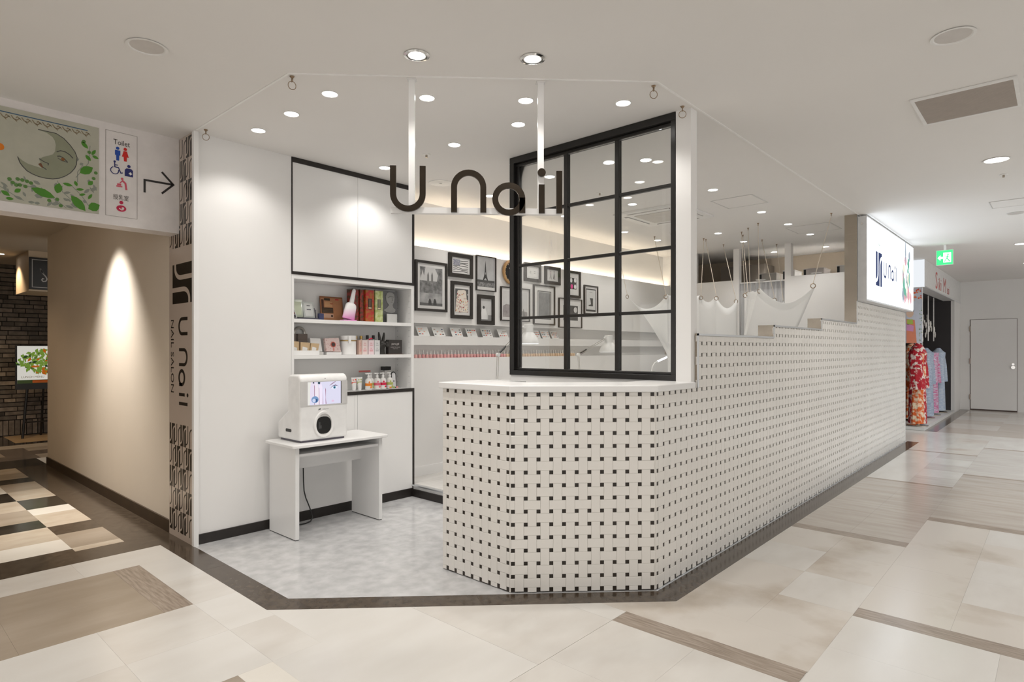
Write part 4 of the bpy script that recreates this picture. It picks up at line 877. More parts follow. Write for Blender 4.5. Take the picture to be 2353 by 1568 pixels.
m = MB().lathe([(0.0, 0.148), (0.022, 0.150), (0.020, 0.210), (0.017, 0.268), (0.010, 0.280), (0.0, 0.283)], (0, 0, 0), 18); m.v = [(x, y*0.8, z) for x, y, z in m.v]; m.xf(mt).build('cap', pmat((0.82, 0.81, 0.80), 0.3, 'white_cap'), t, smooth=True)
box('foot', pmat((0.75, 0.25, 0.58), 0.2, 'pink_foot'), 2.945, 3.075, 4.625, 4.695, S1+0.0005, S1+0.010, t, bevel=0.004)
AUT = mat('autumn_print', s2l(84, 52, 20), 0.25, rgb2=s2l(146, 44, 34), vscale=34, detail=3, lo=0.44, hi=0.56)
AUT2 = mat('autumn_print_bright', s2l(160, 92, 34), 0.25, rgb2=s2l(178, 42, 34), vscale=30, detail=3, lo=0.42, hi=0.58)
GRN = mat('spring_print', s2l(160, 172, 96), 0.25, rgb2=s2l(204, 210, 160), vscale=26, detail=3)
def seasonbox(x0, x1, y, m, label, lab):
    t = thing('gift_box', label, 'box', ((x0+x1)/2, y, S1), 'tall boxed sets on the top shelf')
    MB().box(x0, x1, y, y+0.10, S1+0.0006, S1+0.288).build('box', m, t); MB().box(x0-0.001, x1+0.001, y-0.001, y+0.101, S1+0.2885, S1+0.297).build('lid', pmat((0.16, 0.15, 0.14), 0.4, 'box_lid_dark'), t)
    if lab:
        F = pf(x0, y, S1, 0); wv = x1-x0; MB().frect(F, wv*0.27, wv*0.73, 0.115, 0.212, 0.0001, 0.0008).build('label', c255(66, 52, 40) if lab == 1 else c255(112, 112, 96), t); MB().frect(F, wv*0.33, wv*0.67, 0.122, 0.132, 0.0009, 0.0014).build('label_bar', c255(224, 206, 170), t); MB().frect(F, wv*0.47, wv*0.53, 0.140, 0.205, 0.0009, 0.0014).build('label_line', c255(170, 150, 120), t)
seasonbox(3.085, 3.145, 4.70, AUT, 'brown-red leaf-print gift box, leftmost of the tall boxes behind the pink lamp', 0)
seasonbox(3.148, 3.190, 4.685, AUT, 'brown-red leaf-print gift box, middle of the three autumn boxes', 0)
seasonbox(3.194, 3.283, 4.665, AUT2, 'bright orange-red leaf-print gift box with dark label', 1)
seasonbox(3.298, 3.381, 4.665, GRN, 'pale green leaf-print gift box with grey label', 2)
t = thing('statue_print_box', 'grey gift box printed with a classical bust', 'box', (3.47, 4.72, S1), 'tall boxed sets on the top shelf')
MB().box(3.384, 3.572, 4.70, 4.80, S1+0.0006, S1+0.300).build('box', pmat(s2l(96, 96, 97), 0.3, 'grey_card'), t)
F = pf(3.384, 4.70, S1, 0); BU = c255(146, 146, 144)
MB().fprism(F, [(0.058,0.205),(0.052,0.245),(0.062,0.275),(0.090,0.288),(0.125,0.286),(0.148,0.268),(0.152,0.235),(0.146,0.200),(0.130,0.172),(0.108,0.160),(0.088,0.168),(0.072,0.185)], 0.0004, 0.006).build('head_print', BU, t)
MB().fprism(F, [(0.088,0.168),(0.130,0.172),(0.138,0.145),(0.165,0.128),(0.158,0.105),(0.120,0.092),(0.060,0.100),(0.026,0.118),(0.066,0.140)], 0.0002, 0.004).build('neck_print', BU, t)
MB().stroke(F, [(0.075,0.235),(0.100,0.250),(0.140,0.245)], 0.006, 0.006, 0.0075).stroke(F, [(0.122,0.235),(0.130,0.212),(0.120,0.208)], 0.005, 0.006, 0.0075).stroke(F, [(0.108,0.195),(0.128,0.195)], 0.004, 0.006, 0.0072).build('face_print', c255(112, 112, 110), t)
tag(box('price_card', c255(196, 196, 194), 3.424, 3.536, 4.655, 4.668, S1+0.0006, S1+0.082, bevel=0.002), 'blank white card standing before the bust-print box', 'card')

# ---- products on the middle shelf
t = thing('silver_ring_stand', 'silver curved ring ornament behind the paper bags', 'ornament', (2.635, 4.78, S2))
MB().tube([(2.60+0.046*math.cos(R(a))+0.036, 4.822, S2+0.186+0.046*math.sin(R(a))) for a in range(-50, 231, 14)], 0.011, 8).build('ring', mat('silver_ring', (0.55, 0.53, 0.50), 0.3, metal=0.8), t, smooth=True); box('foot', GREYLAM, 2.61, 2.66, 4.808, 4.836, S2+0.0005, S2+0.150, t)
for k, (x0, x1) in enumerate([(2.462, 2.558), (2.566, 2.658)]):
    t = thing('grey_pouch', 'grey-brown fabric box at the back of the middle shelf, %s' % ['left one', 'right one'][k], 'box', (x0, 4.77, S2), 'grey boxes behind the paper bags')
    MB().box(x0, x1, 4.725, 4.80, S2+0.0006, S2+0.178).build('box', pmat(s2l(122, 112, 106), 0.8, 'taupe_fabric', var=0.12), t, bevel=0.006); box('flap', pmat(s2l(112, 102, 96), 0.8, 'taupe_fabric_dark'), x0+0.004, x1-0.004, 4.722, 4.7245, S2+0.125, S2+0.17, t)
t = thing('white_tray', 'long white tray holding the kraft paper bags', 'tray', (2.58, 4.65, S2)); box('front', LAMIN, 2.462, 2.704, 4.618, 4.624, S2+0.0005, S2+0.038, t); box('base', LAMIN, 2.462, 2.704, 4.6245, 4.715, S2+0.0005, S2+0.008, t); box('end', LAMIN, 2.699, 2.704, 4.6245, 4.715, S2+0.0085, S2+0.038, t)
KR = pmat(s2l(196, 170, 134), 0.7, 'kraft_paper', var=0.05, vscale=30)
for k, (x0, wv) in enumerate([(2.462, 0.070), (2.545, 0.078), (2.628, 0.070)]):
    t = thing('paper_bag', 'kraft paper bag with a white label, %s of three in the tray' % ['leftmost', 'middle', 'rightmost'][k], 'paper bag', (x0+wv/2, 4.66, S2), 'kraft paper bags')
    F = pf(x0+0.002, 4.640, S2+0.0085, 0, 8); lean = 0.010*k
    MB().fprism(F, [(0, 0), (wv, 0), (wv+lean+0.006, 0.104-0.008*k), (lean-0.002, 0.108-0.008*k)], -0.040, 0).build('bag', KR, t, bevel=0.003)
    MB().fprism(F, [(0.014+lean*0.2, 0.030), (wv*0.76+lean*0.2, 0.030), (wv*0.78+lean*0.4, 0.052), (0.018+lean*0.4, 0.062)], 0.0003, 0.001).build('label', c255(226, 226, 224), t)
t = thing('white_pillow_box', 'plain white square box standing tilted on a small stand', 'box', (2.73, 4.70, S2)); F = pf(2.676, 4.70, S2+0.027, 0, 10); MB().fprism(F, [(0, 0), (0.108, 0), (0.100, 0.118), (0.0, 0.122)], -0.03, 0).build('box', LAMIN, t, bevel=0.006); box('stand', GREYLAM, 2.71, 2.78, 4.68, 4.74, S2+0.0005, S2+0.026, t)
t = thing('floral_box', 'pink speckled square box with a dark round centre', 'box', (2.86, 4.68, S2)); F = pf(2.793, 4.66, S2+0.026, 0, 8)
MB().fprism(F, [(0, 0.004), (0.144, 0), (0.132, 0.122), (-0.002, 0.118)], -0.03, 0).build('box', mat('pink_speckle', s2l(206, 186, 182), 0.4, rgb2=s2l(176, 130, 126), vscale=70, lo=0.56, hi=0.68), t)
MB().fprism(F, disc(0.072, 0.063, 0.026, 20), 0.0002, 0.0008).build('ring', c255(190, 96, 80), t); MB().fprism(F, disc(0.073, 0.064, 0.018, 18), 0.0009, 0.0014).build('centre', c255(70, 56, 56), t)
MB().stroke(F, [(0.073, 0.008), (0.073, 0.034)], 0.014, 0.0002, 0.0008).build('stem_print', c255(196, 130, 120), t); box('stand', LAMIN, 2.80, 2.945, 4.665, 4.715, S2+0.0005, S2+0.024, t)
t = thing('white_gift_cylinder', 'white lidded box tied with a thin gold cord', 'box', (3.03, 4.69, S2)); MB().lathe([(0.069, 0.0006), (0.069, 0.118), (0.0, 0.118)], (3.031, 4.695, S2), 28).build('body', LAMIN, t, smooth=True); MB().lathe([(0.070, 0.130), (0.071, 0.1325), (0.071, 0.166), (0.068, 0.168), (0.0, 0.168)], (3.031, 4.695, S2), 28).build('lid', LAMIN, t, smooth=True)
MB().lathe([(0.0695, 0.1185), (0.0715, 0.120), (0.0715, 0.128), (0.0695, 0.1295)], (3.031, 4.695, S2), 28).build('cord', mat('gold_cord', (0.50, 0.36, 0.16), 0.35, metal=0.8), t, smooth=True)
box('tag', LAMIN, 2.985, 3.005, 4.610, 4.622, S2+0.10, S2+0.165, t)
GOLD = mat('gold_cap', (0.48, 0.32, 0.10), 0.3, metal=0.9)
for k, (x0, x1, cc, cap, lb_) in enumerate([(3.104, 3.132, (206, 176, 162), GOLD, 'pale salmon cosmetic box, leftmost beside the white cylinder'), (3.136, 3.194, (224, 208, 204), GOLD, 'pale pink cosmetic box with gold cap behind it'), (3.203, 3.262, (228, 208, 212), BLKPLA, 'pink-lettered cosmetic box with a red ribbon'), (3.268, 3.326, (216, 216, 216), BLKPLA, 'white cosmetic box next to the black hand')]):
    t = thing('cosmetic_box', lb_, 'box', ((x0+x1)/2, 4.66, S2), 'cosmetic boxes on the middle shelf'); MB().box(x0, x1, 4.635, 4.675, S2+0.0006, S2+0.130).build('box', c255(*cc, 0.35), t)
    F = pf(x0, 4.635, S2, 0); wv = x1-x0; lc_ = c255(214, 120, 130) if k < 3 else c255(150, 150, 154)
    for zz, q in ((0.100, 0.3), (0.082, 0.5), (0.056, 0.3), (0.040, 0.6), (0.030, 0.6)): MB().frect(F, wv*(0.5-q/2), wv*(0.5+q/2), zz, zz+0.004, 0.0001, 0.0006).build('print_line', lc_, t)
    t = thing('cosmetic_bottle', ('gold-capped bottle' if k < 2 else 'black-capped bottle') + ' standing behind the %s cosmetic box' % ordw(k+1), 'bottle', ((x0+x1)/2, 4.70, S2), 'bottles behind the cosmetic boxes')
    cxx = (x0+x1)/2 + (0.006 if k else 0); MB().lathe([(0.018, 0.0006), (0.018, 0.118), (0.010, 0.128), (0.010, 0.140)], (cxx, 4.705, S2), 14).build('body', pmat((0.72, 0.60, 0.56), 0.2, 'pink_bottle') if k < 3 else LAMIN, t, smooth=True); MB().lathe([(0.013, 0.1405), (0.013, 0.176 if k >= 2 else 0.168), (0.0, 0.177 if k >= 2 else 0.169)], (cxx, 4.705, S2), 14).build('cap', cap if k < 2 else BLKPLA, t, smooth=True)
MB().tube([(3.212, 4.648, S2+0.131), (3.222, 4.640, S2+0.143), (3.240, 4.640, S2+0.146), (3.256, 4.650, S2+0.144)], 0.006, 6)
tag(MB().tube([(3.214, 4.650, S2+0.1365), (3.222, 4.645, S2+0.139), (3.236, 4.645, S2+0.145), (3.254, 4.655, S2+0.146)], 0.006, 6).build('red_ribbon', c255(206, 20, 60), smooth=True), 'red ribbon lying on the pink-lettered cosmetic box', 'ribbon')
# black mannequin hand, two fingers raised
t = thing('mannequin_hand', 'black mannequin hand making a two-finger victory sign', 'ornament', (3.37, 4.67, S2)); HB = mat('black_glossy_hand', (0.030, 0.028, 0.025), 0.3, var=0.15, vscale=25)
hm = MB()
hm.tube([(3.368, 4.67, S2+0.001), (3.368, 4.67, S2+0.030), (3.366, 4.67, S2+0.055), (3.370, 4.668, S2+0.085), (3.372, 4.668, S2+0.110), (3.370, 4.67, S2+0.124)], [0.036, 0.030, 0.032, 0.040, 0.038, 0.026], 12)
hm.build('palm', HB, t, smooth=True)
for pts, rr_ in [([(3.352, 4.67, S2+0.110), (3.346, 4.668, S2+0.150), (3.340, 4.668, S2+0.180), (3.338, 4.67, S2+0.206)], [0.014, 0.013, 0.011, 0.006]), ([(3.382, 4.67, S2+0.112), (3.389, 4.668, S2+0.150), (3.394, 4.668, S2+0.178), (3.397, 4.67, S2+0.202)], [0.014, 0.013, 0.011, 0.006]),
                 ([(3.402, 4.665, S2+0.108), (3.408, 4.642, S2+0.118), (3.404, 4.630, S2+0.100), (3.396, 4.634, S2+0.080)], [0.012, 0.012, 0.011, 0.008]), ([(3.410, 4.668, S2+0.092), (3.416, 4.645, S2+0.098), (3.411, 4.634, S2+0.082), (3.404, 4.638, S2+0.068)], [0.010, 0.010, 0.009, 0.007]),
                 ([(3.344, 4.664, S2+0.060), (3.336, 4.644, S2+0.085), (3.356, 4.628, S2+0.100), (3.384, 4.626, S2+0.094)], [0.014, 0.013, 0.011, 0.008])]: MB().tube(pts, rr_, 8).build('finger', HB, t, smooth=True)
t = thing('black_product_box', 'black square box with white lettering at the right end of the middle shelf', 'box', (3.51, 4.66, S2)); MB().box(3.432, 3.588, 4.648, 4.69, S2+0.006, S2+0.136).build('box', pmat(s2l(58, 54, 52), 0.35, 'charcoal_card'), t); box('tray', pmat((0.10, 0.05, 0.03), 0.4, 'wood_coaster'), 3.422, 3.60, 4.640, 4.70, S2+0.0005, S2+0.0055, t)
F = pf(3.432, 4.648, S2+0.006, 0); text_mesh('para gel', 0.028, c255(214, 208, 204), 'lettering', F, 0.078, 0.084, 0.0004, t, 'CENTER', sx=1.0); text_mesh('CORRECTOR COLOR', 0.0115, c255(200, 196, 194), 'lettering', F, 0.078, 0.057, 0.0004, t, 'CENTER'); text_mesh('nail gel series', 0.011, c255(190, 186, 184), 'lettering', F, 0.078, 0.044, 0.0004, t, 'CENTER')

# ---- products on the lower shelf
def lotion(x, y, cc, label):
    t = thing('lotion_tube', label, 'tube', (x, y, S3), 'hand cream tubes'); m = MB()
    rings = []
    for k in range(9):
        q = k/8; rx = 0.017 + 0.012*q; ry = 0.017*(1-q)+0.0015
        rings.append([(x+rx*math.cos(R(a)), y+ry*math.sin(R(a)), S3+0.016+0.100*q) for a in range(0, 360, 30)])
    for k in range(8): m.add(rings[k]+rings[k+1], [(i, (i+1)%12, 12+(i+1)%12, 12+i) for i in range(12)])
    m.add(rings[8], [tuple(range(12))]); m.build('tube', LAMIN, t, smooth=True); MB().cyl((x, y, S3+0.0005), (x, y, S3+0.016), 0.016, n=14).build('cap', LAMIN, t, smooth=True)
    b = MB(); b.add([(x+(0.0235)*math.cos(R(a)), y+0.0085*math.sin(R(a))-0.0005, z) for z in (S3+0.058, S3+0.078) for a in range(180, 361, 20)], [(i, i+1, 10+i+1, 10+i) for i in range(9)]); b.build('band', c255(*cc, 0.3), t, smooth=True)
    MB().cyl((x-0.012, y-0.0065, S3+0.094), (x-0.012, y-0.0072, S3+0.094), 0.006, n=10).cyl((x+0.012, y-0.0060, S3+0.096), (x+0.012, y-0.0067, S3+0.096), 0.007, n=10).build('fruit_print', c255(*cc, 0.3), t)
lotion(3.071, 4.665, (226, 92, 70), 'white hand cream tube with red band behind the nail printer'); lotion(3.129, 4.665, (176, 186, 110), 'white hand cream tube with green band')
CLEARP = mat('frosted_bottle', (0.78, 0.77, 0.75), 0.2, spec=0.6)
for k, (x, y, cc, lb_) in enumerate([(3.217, 4.655, (236, 136, 40), 'pump bottle with orange label'), (3.272, 4.70, (180, 190, 110), 'pump bottle with green label, behind the orange one'), (3.318, 4.665, (226, 110, 130), 'pump bottle with pink label'), (3.382, 4.665, (214, 40, 80), 'pump bottle with crimson label'), (3.458, 4.665, (176, 186, 100), 'pump bottle with green label, next to the white tag')]):
    t = thing('pump_bottle', lb_, 'bottle', (x, y, S3), 'pump bottles on the lower shelf')
    MB().lathe([(0.030, 0.0006), (0.031, 0.006), (0.031, 0.082), (0.026, 0.096), (0.012, 0.104), (0.012, 0.112)], (x, y, S3), 18).build('body', CLEARP, t, smooth=True)
    MB().lathe([(0.0313, 0.036), (0.0315, 0.037), (0.0315, 0.059), (0.0313, 0.060)], (x, y, S3), 18).build('band', c255(*cc, 0.3), t, smooth=True)
    MB().lathe([(0.013, 0.1125), (0.013, 0.128), (0.006, 0.129), (0.006, 0.140)], (x, y, S3), 14).build('collar', LAMIN, t, smooth=True); MB().box(x-0.034, x+0.012, y-0.008, y+0.008, S3+0.1405, S3+0.151).build('pump_head', LAMIN, t, bevel=0.003)
    MB().cyl((x-0.012, y-0.0295, S3+0.070), (x-0.012, y-0.0325, S3+0.070), 0.008, n=10).cyl((x+0.006, y-0.0306, S3+0.024), (x+0.006, y-0.0330, S3+0.024), 0.009, n=10).build('fruit_print', c255(*cc, 0.3), t)
t = thing('white_tag', 'tall white rounded sign with black outline at the shelf end', 'sign', (3.53, 4.70, S3)); F = pf(3.502, 4.69, S3+0.006, 0, 6); ar = [(0.003, 0), (0.053, 0), (0.053, 0.120)] + arc(0.028, 0.122, 0.025, 5, 175, 12) + [(0.003, 0.120)]
MB().fprism(F, [(p[0]*1.12-0.004, p[1]*1.02) for p in ar], -0.006, -0.001).build('outline', BLKPLA, t); MB().fprism(F, [(0.008, 0.004), (0.048, 0.004), (0.048, 0.120)] + arc(0.028, 0.120, 0.020, 5, 175, 10) + [(0.008, 0.120)], -0.0009, 0.001).build('plate', c255(220, 220, 222), t); MB().fprism(F, disc(0.026, 0.060, 0.008, 12), 0.0011, 0.0018).build('mark', c255(110, 104, 112), t); box('foot', BLKPLA, 3.505, 3.555, 4.685, 4.715, S3+0.0005, S3+0.0058, t)
t = thing('black_perfume_bottle', 'clear bottle with a wide black cap behind the pump bottles', 'bottle', (3.495, 4.77, S3)); box('body', CLEARP, 3.47, 3.525, 4.75, 4.80, S3+0.0006, S3+0.168, t, bevel=0.006); box('cap', BLKPLA, 3.456, 3.534, 4.745, 4.805, S3+0.1685, S3+0.203, t, bevel=0.003)
t = thing('acrylic_riser', 'clear acrylic stand with a red top edge', 'stand', (3.245, 4.77, S3)); box('sheet', glassmat('acrylic', (0.93, 0.95, 0.95), 0.8), 3.182, 3.305, 4.752, 4.756, S3+0.0006, S3+0.156, t); box('red_edge', c255(206, 110, 106), 3.182, 3.305, 4.751, 4.757, S3+0.1565, S3+0.172, t)
t = thing('sample_strip', 'low strip of three coloured sample pots on the lower shelf', 'samples', (3.49, 4.62, S3)); box('strip', LAMIN, 3.42, 3.55, 4.612, 4.630, S3+0.0005, S3+0.005, t)
for k, cc in enumerate([(240, 160, 60), (170, 200, 110), (240, 150, 150)]): MB().cyl((3.435+k*0.038, 4.621, S3+0.0055), (3.435+k*0.038, 4.621, S3+0.020), 0.010, n=12).build('pot', c255(*cc, 0.3), t, smooth=True)

# ================================================================== SIDE TABLE, NAIL PRINTER, CORD
tb = thing('side_table', 'white panel-leg side table carrying the nail printer', 'table', (2.61, 4.3, 0)); TZ = 0.700
MB().fprism(frame((0,0,0),(1,0,0),(0,1,0)), rrect(2.188, 3.025, 4.085, 4.540, 0.03), TZ-0.022, TZ).build('table_top', LAMIN, tb, bevel=0.004)
for x in (2.228, 2.960): box('leg_panel', LAMIN, x, x+0.030, 4.135, 4.530, 0.006, TZ-0.0225, tb); box('glide', BLKPLA, x+0.002, x+0.028, 4.137, 4.528, 0.0, 0.0055, tb)
box('under_shelf', LAMIN, 2.2585, 2.9595, 4.150, 4.510, 0.605, 0.625, tb); box('apron', LAMIN, 2.2585, 2.9595, 4.395, 4.413, 0.470, 0.6045, tb)
box('rail', LAMIN, 2.2585, 2.9595, 4.512, 4.526, 0.45, 0.675, tb)
npn = thing('nail_printer', 'white nail printing machine with screen and round hand opening', 'machine', (2.49, 4.33, TZ)); PX0, PX1 = 2.285, 2.688
SFm = frame((0, 0, 0), (0, 1, 0), (0, 0, 1)); body = MB().fprism(lambda a, b, c: (c, a, b), [(4.172, TZ+0.014), (4.515, TZ+0.014), (4.515, TZ+0.140), (4.360, TZ+0.232), (4.360, TZ+0.480), (4.335, TZ+0.506), (4.200, TZ+0.508), (4.172, TZ+0.480)], PX0, PX1)
body.build('housing', pmat((0.80, 0.795, 0.785), 0.3, 'printer_white'), npn, bevel=0.018, seg=4)
box('base', pmat((0.12, 0.11, 0.14), 0.4, 'printer_base'), PX0+0.02, PX1-0.02, 4.19, 4.50, TZ+0.0005, TZ+0.0145, npn)
NF = pf(PX0, 4.1715, TZ, 0)
MB().frect(NF, 0.004, 0.399, 0.270, 0.456, 0.0002, 0.0022).build('screen_bezel', pmat((0.58, 0.57, 0.56), 0.25, 'bezel_grey'), npn)
scr = MB().frect(NF, 0.060, 0.340, 0.278, 0.450, 0.0023, 0.0032).build('screen', emi('screen_skin', s2l(214, 212, 232), 0.95), npn)
MB().frect(NF, 0.3401, 0.346, 0.278, 0.450, 0.0023, 0.0034).build('screen_edge', BLKPLA, npn)
def scrp(name, pts, cc, k=0, st=0.95): MB().fprism(NF, pts, 0.0033+0.0004*k, 0.0036+0.0004*k).build(name, emi('screen_%d_%d_%d' % cc, s2l(*cc), st), scr)
scrp('screen_background', [(0.060,0.278),(0.075,0.278),(0.095,0.45),(0.060,0.45)], (224, 222, 214))
scrp('screen_finger', [(0.078,0.30),(0.112,0.33),(0.128,0.45),(0.088,0.45),(0.078,0.40)], (222, 212, 230), 1); scrp('screen_finger', [(0.118,0.28),(0.150,0.28),(0.152,0.38),(0.140,0.44),(0.120,0.44)], (232, 222, 232), 2); scrp('screen_finger', [(0.156,0.28),(0.182,0.28),(0.180,0.41),(0.168,0.45),(0.150,0.44)], (232, 222, 240), 1); scrp('screen_finger', [(0.186,0.28),(0.208,0.28),(0.206,0.38),(0.198,0.40),(0.188,0.39)], (224, 218, 240), 2)
for p in ([(0.113,0.28),(0.117,0.28),(0.116,0.42),(0.112,0.43)], [(0.152,0.28),(0.156,0.28),(0.153,0.40),(0.150,0.41)], [(0.183,0.28),(0.187,0.28),(0.184,0.38)], [(0.208,0.28),(0.214,0.28),(0.208,0.33),(0.210,0.39),(0.204,0.405)]): scrp('screen_line', p, (150, 96, 120), 3)
scrp('screen_nail', [(0.100,0.44),(0.112,0.44),(0.112,0.45),(0.100,0.45)], (60, 66, 84), 4); scrp('screen_nail', [(0.142,0.436),(0.160,0.432),(0.162,0.45),(0.142,0.45)], (54, 76, 90), 4)
scrp('screen_ring', disc(0.118, 0.318, 0.030, 18, 0.026), (120, 150, 190), 4); scrp('screen_stone', disc(0.110, 0.312, 0.014, 14), (198, 206, 232), 5); scrp('screen_stone', [(0.122,0.325),(0.140,0.320),(0.138,0.300),(0.124,0.298)], (62, 88, 130), 5)
scrp('screen_eye', [(0.250,0.398),(0.268,0.413),(0.292,0.418),(0.316,0.408),(0.300,0.394),(0.272,0.388)], (226, 226, 240), 1); scrp('screen_iris', disc(0.284, 0.403, 0.011, 16), (94, 150, 176), 2); scrp('screen_pupil', disc(0.284, 0.403, 0.005, 10), (40, 50, 70), 3)
scrp('screen_lash', [(0.246,0.396),(0.266,0.416),(0.292,0.424),(0.322,0.410),(0.292,0.4175),(0.268,0.412)], (84, 66, 100), 4); scrp('screen_brow', [(0.240,0.416),(0.262,0.428),(0.296,0.448),(0.290,0.450),(0.256,0.432)], (150, 116, 136), 1); scrp('screen_lips', disc(0.270, 0.300, 0.012, 12, 0.008), (222, 190, 214), 1)
MB().fprism(NF, disc(0.205, 0.476, 0.003, 10), 0.0002, 0.002).build('camera_dot', BLKPLA, npn)
egg = [(0.192 + (0.083 + 0.004*math.sin(R(a)))*math.cos(R(a))*(1.0 - 0.10*math.sin(R(a))), 0.128 + 0.102*math.sin(R(a))) for a in range(0, 360, 12)]
eggi = [(0.192 + (p[0]-0.192)*0.80, 0.128 + (p[1]-0.128)*0.80) for p in egg]
rm = MB()
n_ = len(egg)
rm.add([NF(p[0], p[1], 0.0003) for p in egg] + [NF(0.192+(p[0]-0.192)*0.95, 0.128+(p[1]-0.128)*0.95, 0.014) for p in egg] + [NF(p[0], p[1], 0.012) for p in eggi] + [NF(p[0], p[1], 0.0003) for p in eggi], [(k*n_+i, k*n_+(i+1)%n_, (k+1)*n_+(i+1)%n_, (k+1)*n_+i) for k in range(3) for i in range(n_)])
rm.build('opening_rim', pmat((0.84, 0.83, 0.82), 0.25, 'rim_white'), npn, smooth=True)
MB().fprism(NF, eggi, 0.0004, 0.002).build('opening_lip', GREYLAM, npn)
MB().fprism(NF, [(0.192+0.064*math.copysign(abs(math.cos(R(a)))**0.8, math.cos(R(a))), 0.120+0.066*math.copysign(abs(math.sin(R(a)))**0.8, math.sin(R(a)))) for a in range(0, 360, 15)], 0.0021, 0.003).build('opening', BLKPLA, npn)
MB().frect(NF, 0.150, 0.164, 0.096, 0.146, 0.0031, 0.0036).frect(NF, 0.164, 0.175, 0.096, 0.120, 0.0031, 0.0036).build('inner_guide', pmat((0.06, 0.06, 0.06), 0.4, 'guide_grey'), npn)
text_mesh('nailprint', 0.016, c255(150, 150, 150), 'lettering', NF, 0.182, 0.238, 0.0004, npn); MB().stroke(NF, [(0.150,0.236),(0.156,0.246),(0.162,0.240),(0.168,0.250)], 0.005, 0.0003, 0.0009).build('logo', c255(70, 70, 74), npn)
MB().fprism(lambda a, b, c: (PX0-c, a, b), rrect(4.300, 4.385, TZ+0.072, TZ+0.096, 0.010), 0.0002, 0.0015).build('hand_slot', BLKPLA, npn)
tag(MB().tube([(2.515, 4.545, 0.50), (2.519, 4.548, 0.43), (2.522, 4.55, 0.33), (2.527, 4.55, 0.25), (2.54, 4.545, 0.19), (2.562, 4.53, 0.12), (2.575, 4.52, 0.07), (2.575, 4.50, 0.035), (2.55, 4.49, 0.012), (2.50, 4.48, 0.0055), (2.40, 4.49, 0.0055), (2.30, 4.52, 0.0055)], 0.005, 8).build('power_cord', BLKPLA, smooth=True), 'black power cord hanging under the white side table', 'cord')

# ================================================================== PICTURES ON THE WALL
PY = 4.848
FRB = mat('picture_frame_dark', (0.030, 0.025, 0.021), 0.35, var=0.1, vscale=20)
MATW = pmat(s2l(222, 221, 219), 0.5, 'passe_partout')
def G(v): return c255(v, v, v-1 if v else v)
def picture(x0, x1, z0, z1, fw, label, mats=(0.02,), th=0.022):
    t = thing('picture_frame', label, 'picture', ((x0+x1)/2, PY, z0), 'framed pictures on the salon wall')
    F = frame((x0, PY, z0), (1, 0, 0), (0, 0, 1)); W_, H_ = x1-x0, z1-z0
    for a in [(0, W_, 0, fw), (0, W_, H_-fw, H_), (0, fw, fw, H_-fw), (W_-fw, W_, fw, H_-fw)]: MB().frect(F, *a, 0.0, th).build('frame_bar', FRB, t)
    sheet = MB().frect(F, fw, W_-fw, fw, H_-fw, 0.0, 0.008).build('sheet', MATW, t)
    return t, F, W_, H_, sheet
def pr(F, sheet, name, pts, m, k=0): return MB().fprism(F, pts, 0.0081+0.0004*k, 0.0084+0.0004*k).build(name, m, sheet)
def prr(F, sheet, name, a0, a1, b0, b1, m, k=0): return pr(F, sheet, name, [(a0,b0),(a1,b0),(a1,b1),(a0,b1)], m, k)
rp = random.Random(11)
# 1 lake with twin towers
t, F, W_, H_, sh = picture(3.898, 4.326, 1.788, 2.304, 0.026, 'large black-framed photo of a lake with twin towers and two seated figures')
a0, a1, b0, b1 = 0.062, W_-0.062, 0.058, H_-0.062
FOG = mat('foggy_print', s2l(150, 150, 150), 0.5, rgb2=s2l(96, 96, 96), vscale=22, detail=6)
prr(F, sh, 'sky_print', a0, a1, b0, b1, G(206)); prr(F, sh, 'water_print', a0, a1, b0, b0+0.15, mat('water_print', s2l(140, 140, 140), 0.5, rgb2=s2l(186, 186, 186), vscale=9), 1); prr(F, sh, 'trees_print', a0, a1, b0+0.13, b0+0.255, FOG, 2)
for xx in (0.172, 0.225): pr(F, sh, 'tower_print', [(xx-0.014, b0+0.24), (xx+0.014, b0+0.24), (xx+0.012, b0+0.315), (xx, b0+0.35), (xx-0.012, b0+0.315)], G(128), 3)
pr(F, sh, 'tree_print', [(a1-0.085, b0+0.23), (a1, b0+0.23), (a1, b1), (a1-0.10, b1-0.01), (a1-0.06, b0+0.32)], FOG, 3); pr(F, sh, 'branch_print', [(a0, b1), (a0+0.075, b1), (a0+0.055, b1-0.09), (a0+0.035, b1-0.03), (a0+0.012, b1-0.12)], FOG, 3)
prr(F, sh, 'bank_print', a0, a1, b0, b0+0.028, G(100), 4)
for xx in (0.195, 0.262): pr(F, sh, 'figure_print', [(xx-0.022, b0+0.010), (xx+0.024, b0+0.010), (xx+0.018, b0+0.05), (xx+0.004, b0+0.075), (xx-0.008, b0+0.072), (xx-0.018, b0+0.045)], G(70), 5)
# 2 bent stripes
t, F, W_, H_, sh = picture(4.351, 4.705, 2.173, 2.430, 0.042, 'black-framed print of bent black stripes, top row'); 
for k in range(7):
    y = 0.062 + k*0.0205; MB().stroke(F, [(0.066, y), (0.115, y + 0.010*math.sin(k)), (0.20, y+0.008*math.cos(k*1.7)), (W_-0.066, y)], 0.0065, 0.0082, 0.0086).build('stripe_print', G(54), sh)
prr(F, sh, 'field_print', 0.068, 0.165, 0.130, 0.195, mat('speckle_print', s2l(176, 176, 182), 0.5, rgb2=s2l(110, 110, 130), vscale=120), 3)
